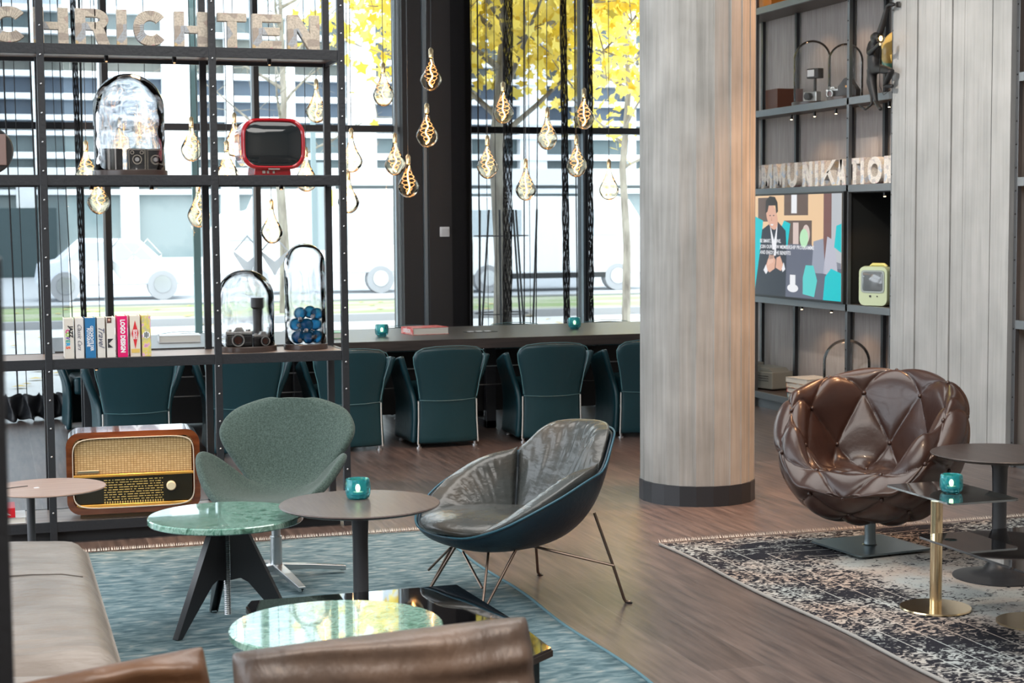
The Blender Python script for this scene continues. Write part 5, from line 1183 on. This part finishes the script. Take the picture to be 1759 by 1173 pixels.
# walnut laptop table far left
q = atz(82, 840, .5)
t = thing('walnut_side_table', 'small round walnut side table with a slot, behind the beige sofa', 'table', (q.x, q.y, 0))
mesh('tabletop', B().lathe([(0, .492), (.235, .492), (.24, .496), (.238, .5), (0, .5)], 64), walnut, t, smooth=35)
mesh('stem', B().tube([(-.07, .02, .01), (-.07, .02, .492)], .017, 16), pedm, t, smooth=40)
mesh('base', B().lathe([(0, 0), (.17, 0), (.17, .012), (0, .012)], 48, (-.04, 0, 0)), pedm, t, smooth=40)
sl = [(-.2+.012*k, -.01+.06*math.sin(k/12*1.4)) for k in range(11)]
mesh('slot', B().tube([(x, y, .5) for x, y in sl], .0035, 5), rubber, t)
mesh('inlay', B().tube([(-.045, -.01, .5), (-.045, -.01, .5012)], .012, 16), white_m, t)
# square glass side table
q = atz(1607, 1049); 
t = thing('glass_side_table', 'small square mirrored glass table on a brass stem with a round brass foot', 'table', (q.x, q.y, 0))
cs = [atz(1520, 838, .45), atz(1635, 872, .45), atz(1743, 860, .45)]
x0_, x1_ = cs[0].x-q.x, cs[2].x-q.x; y0_, y1_ = cs[1].y-q.y+.01, cs[0].y-q.y
rp = [(x_+(x0_+x1_)/2, y_+(y0_+y1_)/2) for x_, y_ in rrect(x1_-x0_, y1_-y0_, .025, 4)]
mesh('glass_top', slab(rp, .447, .455), mat('grey_mirror', (.42, .46, .46), .03, .95), t)
mesh('stem', B().tube([(0, 0, .01), (0, 0, .447)], .0245, 28), brass, t, smooth=40)
mesh('foot', B().lathe([(0, 0), (.142, 0), (.145, .003), (.143, .009), (0, .01)], 64), brass, t, smooth=35)
# low black glass table at the right edge
q = atz(1778, 1074); q.z = 0
t = thing('black_glass_table', 'low black mirror glass table on a brass foot at the right frame edge', 'table', (q.x, q.y, 0))
ca, cb = atz(1597, 931, .35), atz(1759, 990, .35)
bx0, by1 = ca.x-q.x, 5.6-q.y
rp = [(x_+bx0+.45, y_+by1-.5) for x_, y_ in rrect(.9, 1.0, .03, 4)]
mesh('glass_top', slab(rp, .341, .35), darkglass, t); mesh('stem', B().tube([(0, 0, .01), (0, 0, .341)], .028, 24), brass_s, t, smooth=40); mesh('foot', B().lathe([(0, 0), (.15, 0), (.15, .008), (0, .01)], 48), brass_s, t, smooth=35)

# ================================================================== LEATHER ARMCHAIR (wire legs)
t = thing('leather_armchair', 'grey leather lounge armchair with a dark teal outer shell and bronze wire legs', 'armchair', (2.05, 6.52, 0), math.radians(-74))
def interp(tab, x):
    for (a, va), (c, vc) in zip(tab, tab[1:]):
        if x <= c: k = (x-a)/(c-a); k = k*k*(3-2*k); return va+(vc-va)*k
    return tab[-1][1]
HR = [(0, .325), (30, .335), (50, .38), (75, .465), (100, .535), (116, .565), (127, .57), (135, .64), (144, .695), (160, .712), (180, .715)]
RR = [(0, .36), (45, .4), (90, .39), (130, .385), (180, .39)]
def lerp(tab, x):
    q = 0
    for k in (-6, -3, 0, 3, 6):
        q += np.interp(min(180, abs(x+k)), [a for a, _ in tab], [c for _, c in tab])
    return float(q)/5
def buck(phi, tt_, off=0.):
    d = abs(((math.degrees(phi)+180) % 360)-180); Hh = lerp(HR, d); Rr = lerp(RR, d); z0 = .245
    k = tt_; r_ = Rr*math.sin(k*PI/2)**.75; z = z0+(Hh-z0)*(1-math.cos(k*PI/2))**.9
    back = smooth01(100, 180, d)*.085*k
    # front = -y local
    r2 = max(0, r_-off); return (r2*math.sin(phi), -r2*math.cos(phi)+back+.02, z+off*.9*(1-k))
NP, NT = 72, 16; A = np.zeros((NP, NT, 3))
for i in range(NP):
    for j in range(NT): A[i, j] = buck(2*PI*i/NP, (j+.02)/(NT-1+.02))
mesh('shell', B().grid(A, cu=True), teal_shell, t, smooth=180, solid=.018, sub=1)
def pad(name, p0, p1, t0, t1, th, m_, nU=28, nV=14, wr=.004, puff=.35, seed=1, roll=.0):
    A = np.zeros((2*nV, nU, 3)); rng = random.Random(seed); ph = [rng.uniform(0, 6) for _ in range(6)]
    for i in range(nU):
        u = i/(nU-1); phi = math.radians(p0+(p1-p0)*u)
        for j in range(nV):
            v = j/(nV-1); tt_ = t0+(t1-t0)*v
            e = (max(0, 1-(2*u-1)**2)**puff)*(max(0, 1-(2*v-1)**2)**puff)
            w_ = wr*(math.sin(u*60+ph[0]+3*math.sin(v*5+ph[1]))+.6*math.sin(u*95+ph[2]+v*6))*(v**1.5)
            a_ = buck(phi, tt_, .012); c_ = buck(phi, tt_, .014+th*e+w_*e)
            A[j, i] = a_; A[2*nV-1-j, i] = (c_[0], c_[1], c_[2]+roll*e*v)
    return mesh(name, B().grid(A, cv=False, cu=True), m_, t, smooth=180, sub=1)
pad('back_cushion', 127, 233, .35, 1.04, .1, grey_leather, 60, 18, .008, .3, 1, .03)
pad('arm_cushion', 38, 126, .35, 1.06, .105, grey_leather, 50, 14, .006, .3, 2, .045)
pad('arm_cushion', 322, 234, .35, 1.06, .105, grey_leather, 50, 14, .006, .3, 3, .045)
A = np.zeros((14, 40, 3))
for i in range(14):
    for j in range(40):
        ph = 2*PI*j/40; k = math.sin(i/13*PI); rr_ = .31*max(.001, k)**.6
        A[i, j] = (rr_*math.sin(ph), -.05-rr_*math.cos(ph)*1.08, .345-.055*math.cos(i/13*PI)+.004*math.sin(ph*9)*k+.01*(math.cos(ph)))
mesh('seat_cushion', B().grid(A, cv=True), grey_leather, t, smooth=180, sub=1)
mesh('edge_piping', B().tube([buck(2*PI*i/96, 1.0, -.012) for i in range(97)], .005, 6, caps=False), mat('teal_edge_leather', (.02, .09, .13), .4), t, smooth=180)
feet = {'front': [((-.2, -.27), -1), ((.2, -.27), 1)], 'rear': [((-.29, .33), -1), ((.29, .33), 1)]}
for (fx, fy), s_ in feet['front']:
    tips_ = [(s_*.12, -.17, .25), (s_*.22, -.1, .27), (s_*.2, -.2, .27)]
    for tp in tips_[:2]: mesh('wire_leg', B().tube([tp, (fx+s_*.02, fy, .02), (fx+s_*.02, fy-.012, .006), (fx+s_*.03, fy-.02, .006)], .0058, 8), bronze, t, smooth=60)
    mesh('brace', B().tube([(s_*.05, -.25, .25), (fx+s_*.012, fy+.01, .13)], .0055, 8), bronze, t)
for (fx, fy), s_ in feet['rear']:
    mesh('wire_leg', B().tube([(s_*.22, .3, .38), (fx, fy+.02, .15), (fx+s_*.03, fy+.05, .02), (fx+s_*.03, fy+.06, .006), (fx+s_*.045, fy+.075, .006)], .0065, 8), bronze, t, smooth=60)
    mesh('brace', B().tube([(s_*.1, .05, .25), (fx, fy+.02, .16)], .0058, 8), bronze, t)
    mesh('foot_pad', B().lathe([(0, 0), (.014, 0), (.014, .005), (0, .005)], 12, (fx+s_*.04, fy+.07, 0)), rubber, t)

# ================================================================== TUFTED EGG CHAIR
t = thing('tufted_armchair', 'dark brown button tufted leather tub armchair on a square steel plate', 'armchair', (4.03, 6.93, 0), math.radians(-48))
t.scale = (.96, .96, 1)
H2 = [(0, .4), (28, .43), (60, .6), (95, .75), (135, .82), (180, .85)]
R2 = [(0, .42), (50, .46), (100, .47), (180, .46)]
NU, NV = 288, 220
def cr(P, s):
    n = len(P)-1; x = s*n; i = min(int(x), n-1); f = x-i
    p0 = P[max(i-1, 0)]; p1 = P[i]; p2 = P[i+1]; p3 = P[min(i+2, n)]
    return tuple(.5*((2*b_)+(-a_+c_)*f+(2*a_-5*b_+4*c_-d_)*f*f+(-a_+3*b_-3*c_+d_)*f**3) for a_, b_, c_, d_ in zip(p0, p1, p2, p3))
A = np.zeros((NU, NV, 3)); VV = np.zeros((NU, NV))
for i in range(NU):
    phi = 2*PI*i/NU; d = abs(((math.degrees(phi)+180) % 360)-180); Hh = interp(H2, d); Rr = interp(R2, d); fr = smooth01(80, 20, d) if 0 else (1-smooth01(20, 75, d))
    P = [(0, .145), (.16, .15), (.29, .185), (Rr*.87, .16+(Hh-.16)*.3), (Rr*1.0, .16+(Hh-.16)*.62), (Rr*1.02, Hh-.08), (Rr-.06, Hh), (Rr-.12, Hh-.05+.03*fr), (Rr-.15, Hh-.05-(Hh-.44)*.5*(1-fr)), (.27-.02*fr, .41+.0*fr), (.14, .375), (0, .37)]
    for j in range(NV):
        r_, z = cr(P, j/(NV-1)); r_ = max(0, r_); A[i, j] = (r_*math.sin(phi), -r_*math.cos(phi)+.03*smooth01(.4, .85, z)*smooth01(90, 180, d), z)
du = np.roll(A, -1, 0)-np.roll(A, 1, 0); dv = np.gradient(A, axis=1); Nn = np.cross(du, dv); ln = np.linalg.norm(Nn, axis=2, keepdims=True); Nn = Nn/np.maximum(ln, 1e-9)
ctr = np.array([0, 0, .3])
NN, MM = 14., 9.0
btn = {}
rad = np.hypot(A[:, :, 0], A[:, :, 1])
for i in range(NU):
    for j in range(NV):
        u = i/NU*NN; v = j/(NV-1)*MM
        a_, c_ = (u+v), (u-v)
        pz = (abs(math.sin(PI*a_/1.))*abs(math.sin(PI*c_/1.)))**.42 if 0 else (min(1, abs(math.sin(PI*a_/2))*1.0)*min(1, abs(math.sin(PI*c_/2))))**.4
        att = smooth01(.05, .16, rad[i, j]); VV[i, j] = .031*(pz*att+(1-att)*.8)
sgn = 1 if (Nn[0, NV//3] @ (A[0, NV//3]-ctr)) > 0 else -1
A2 = A+Nn*VV[:, :, None]*sgn-Nn*sgn*.02
A2[:, 0] = A2[:, 0].mean(axis=0); A2[:, -1] = A2[:, -1].mean(axis=0)
mesh('tufted_body', B().grid(A2, cu=True), brown_leather, t, smooth=180, fix=True)
for uu in range(0, int(NN)):
    for vv in range(1, int(MM)):
        for o_ in (0,):
            if (uu+vv) % 2 == 0:
                i = int(uu/NN*NU) % NU; j = int(round(vv/MM*(NV-1)))
                if rad[i, j] < .12: continue
                p_ = A2[i, j]; nn = Nn[i, j]*sgn
                mesh('button', B().sphere(tuple(p_+nn*.004), .011, 10, 8), brown_leather, t, smooth=180)
mesh('stem', B().lathe([(0, .008), (.055, .008), (.05, .016), (.032, .026), (.028, .05), (.028, .2), (0, .2)], 28), steel, t, smooth=45)
rp = rrect(.43, .43, .02, 4); pb = slab(rp, 0.013, .022); pb.xf(Matrix.Rotation(math.radians(48+6), 4, 'Z')); mesh('base_plate', pb, steel, t)

# ================================================================== SOFA
def cushion(name, x0, x1, y0, y1, z0, z1, m_, parent, sag=.02, n=22, e=.28, wr=.006, seed=1, M4=None):
    rng = random.Random(seed); ph = [rng.uniform(0, 6) for _ in range(8)]; A = np.zeros((n, n, 3)); Bt = np.zeros((n, n, 3))
    for i in range(n):
        for j in range(n):
            u, v = i/(n-1), j/(n-1); k = (max(0, 1-(2*u-1)**2)**e)*(max(0, 1-(2*v-1)**2)**e); zc_ = (z0+z1)/2; hh = (z1-z0)/2
            pin = .03*(1-k)
            x = x0+(x1-x0)*u+pin*(.5-u); y = y0+(y1-y0)*v+pin*(.5-v)
            w_ = wr*k*(math.sin(v*30+ph[0]+2*math.sin(u*4+ph[1]))+math.sin(v*17+u*6+ph[2])+.6*math.sin(u*22+v*5+ph[3]))
            A[i, j] = (x, y, zc_+hh*k+w_-sag*math.sin(u*PI)*math.sin(v*PI)*0); Bt[i, j] = (x, y, zc_-hh*k)
    b = B().grid(A); b2 = B().grid(Bt[::-1]); b.add(b2.v, b2.f)
    if M4 is not None: b.xf(M4)
    o = mesh(name, b, m_, parent, smooth=180)
    wd = o.modifiers.new('weld', 'WELD'); wd.merge_threshold = .001; ss = o.modifiers.new('sub', 'SUBSURF'); ss.levels = 1; ss.render_levels = 1
    return o
t = thing('corner_sofa', 'beige and taupe leather corner sofa with a long chaise in the left foreground', 'sofa', (0, 4.6, 0))
oy = 4.6
mesh('seam', B().tube([(-.7, 1.12, .424), (-.2, 1.12, .426), (.1, 1.12, .425), (.2, 1.115, .42), (.27, 1.11, .407)], .0025, 5), mat('seam_brown', (.1, .08, .065), .6), t)
mesh('base', B().box(-.72, .27, 3.3-oy, 6.5-oy, .06, .24).box(.27, 1.12, 3.3-oy, 4.15-oy, .06, .24), sofa_brown, t, bevel=.03)
cushion('chaise_cushion', -.75, .35, 4.62-oy, 6.62-oy, .2, .425, sofa_light, t, e=.16, wr=.0045, seed=2)
cushion('seat_cushion', -.75, .37, 3.5-oy, 4.6-oy, .2, .43, sofa_light, t, e=.17, wr=.007, seed=3)
cushion('seat_cushion', .4, 1.15, 3.5-oy, 4.15-oy, .2, .42, sofa_brown, t, e=.17, wr=.005, seed=4)
mesh('back_frame', B().box(-.75, 1.15, 3.02-oy, 3.2-oy, .06, .5), sofa_brown, t, bevel=.04)
for x, y in ((-.65, 3.4), (.2, 6.4), (-.65, 6.4), (1.05, 3.2)): mesh('leg', B().box(x-.02, x+.02, y-oy-.02, y-oy+.02, 0, .08), black, t)
c1 = atz(385, 1128, .7); c2 = atz(953, 1080, .73)
xm = (c1.x+c2.x)/2; wd_ = c2.x-c1.x
M4 = T(xm, 3.34, .43) @ Matrix.Rotation(math.radians(2.5)*0, 4, 'Z') @ Matrix.Rotation(math.radians(-2.2), 4, 'Y') @ Matrix.Rotation(math.radians(80), 4, 'X')
o = cushion('back_pillow', -wd_/2, wd_/2, 0, .32, -.09, .09, sofa_brown, None, e=.22, wr=.008, seed=6, M4=Matrix.Identity(4))
o.matrix_world = M4; tag(o, 'large taupe leather back cushion at the bottom centre of the sofa', 'cushion')
c1 = atz(375, 1128, .68)
o = cushion('throw_pillow', -.27, .27, 0, .36, -.07, .07, tan_leather, None, e=.3, wr=.014, seed=9, M4=Matrix.Identity(4))
o.matrix_world = T(c1.x-.235, 3.42, .35) @ Matrix.Rotation(math.radians(-7), 4, 'Y') @ Matrix.Rotation(math.radians(68), 4, 'X'); tag(o, 'crumpled tan leather pillow left of the large back cushion', 'cushion')
# rounded seat back peeping in at the bottom edge
q = atz(1285, 1158, .66)
t = thing('lounge_chair', 'low taupe leather lounge chair, only its curved back rim shows at the bottom edge', 'armchair', (q.x, q.y-.33, 0))
A = np.zeros((30, 8, 3))
for i in range(30):
    a = PI*(.04+.92*i/29)
    for j in range(8):
        v = j/7; A[i, j] = (.36*math.cos(a)*(.9+.1*v), .33*math.sin(a)*(.9+.1*v), .2+(.44*(math.sin(a)**.5))*v)
mesh('backrest', B().grid(A), sofa_brown, t, smooth=180, solid=.05, sub=1); cushion('seat_cushion', -.3, .3, -.3, .25, .2, .36, sofa_brown, t, seed=12)
for x, y in ((-.22, -.22), (.22, -.22), (-.22, .2), (.22, .2)): mesh('leg', B().tube([(x, y, 0), (x*.9, y*.9, .22)], .015, 10), black, t)
# near steel post at the left frame edge
q = atz(14, 900, .9); d = ray(14, 900); pp = CAM+d*1.9
q1 = CAM+ray(8, 620)*1.9
tag(mesh('steel_post', B().box(q1.x-.06, q1.x, q1.y, q1.y+.06, 0, 1.58), black, bevel=.003), 'dark steel post close to the camera at the left frame edge', 'post')
for o in bpy.data.objects:
    if o.parent is None and o.name.split('.')[0] in ('marble_side_table', 'glass_side_table', 'black_glass_table', 'tufted_armchair', 'swivel_armchair', 'pedestal_table', 'walnut_side_table'): o.location.z = .0095
# clean unused
for o in list(bpy.data.objects):
    if o.name.startswith('tmp'): bpy.data.objects.remove(o)
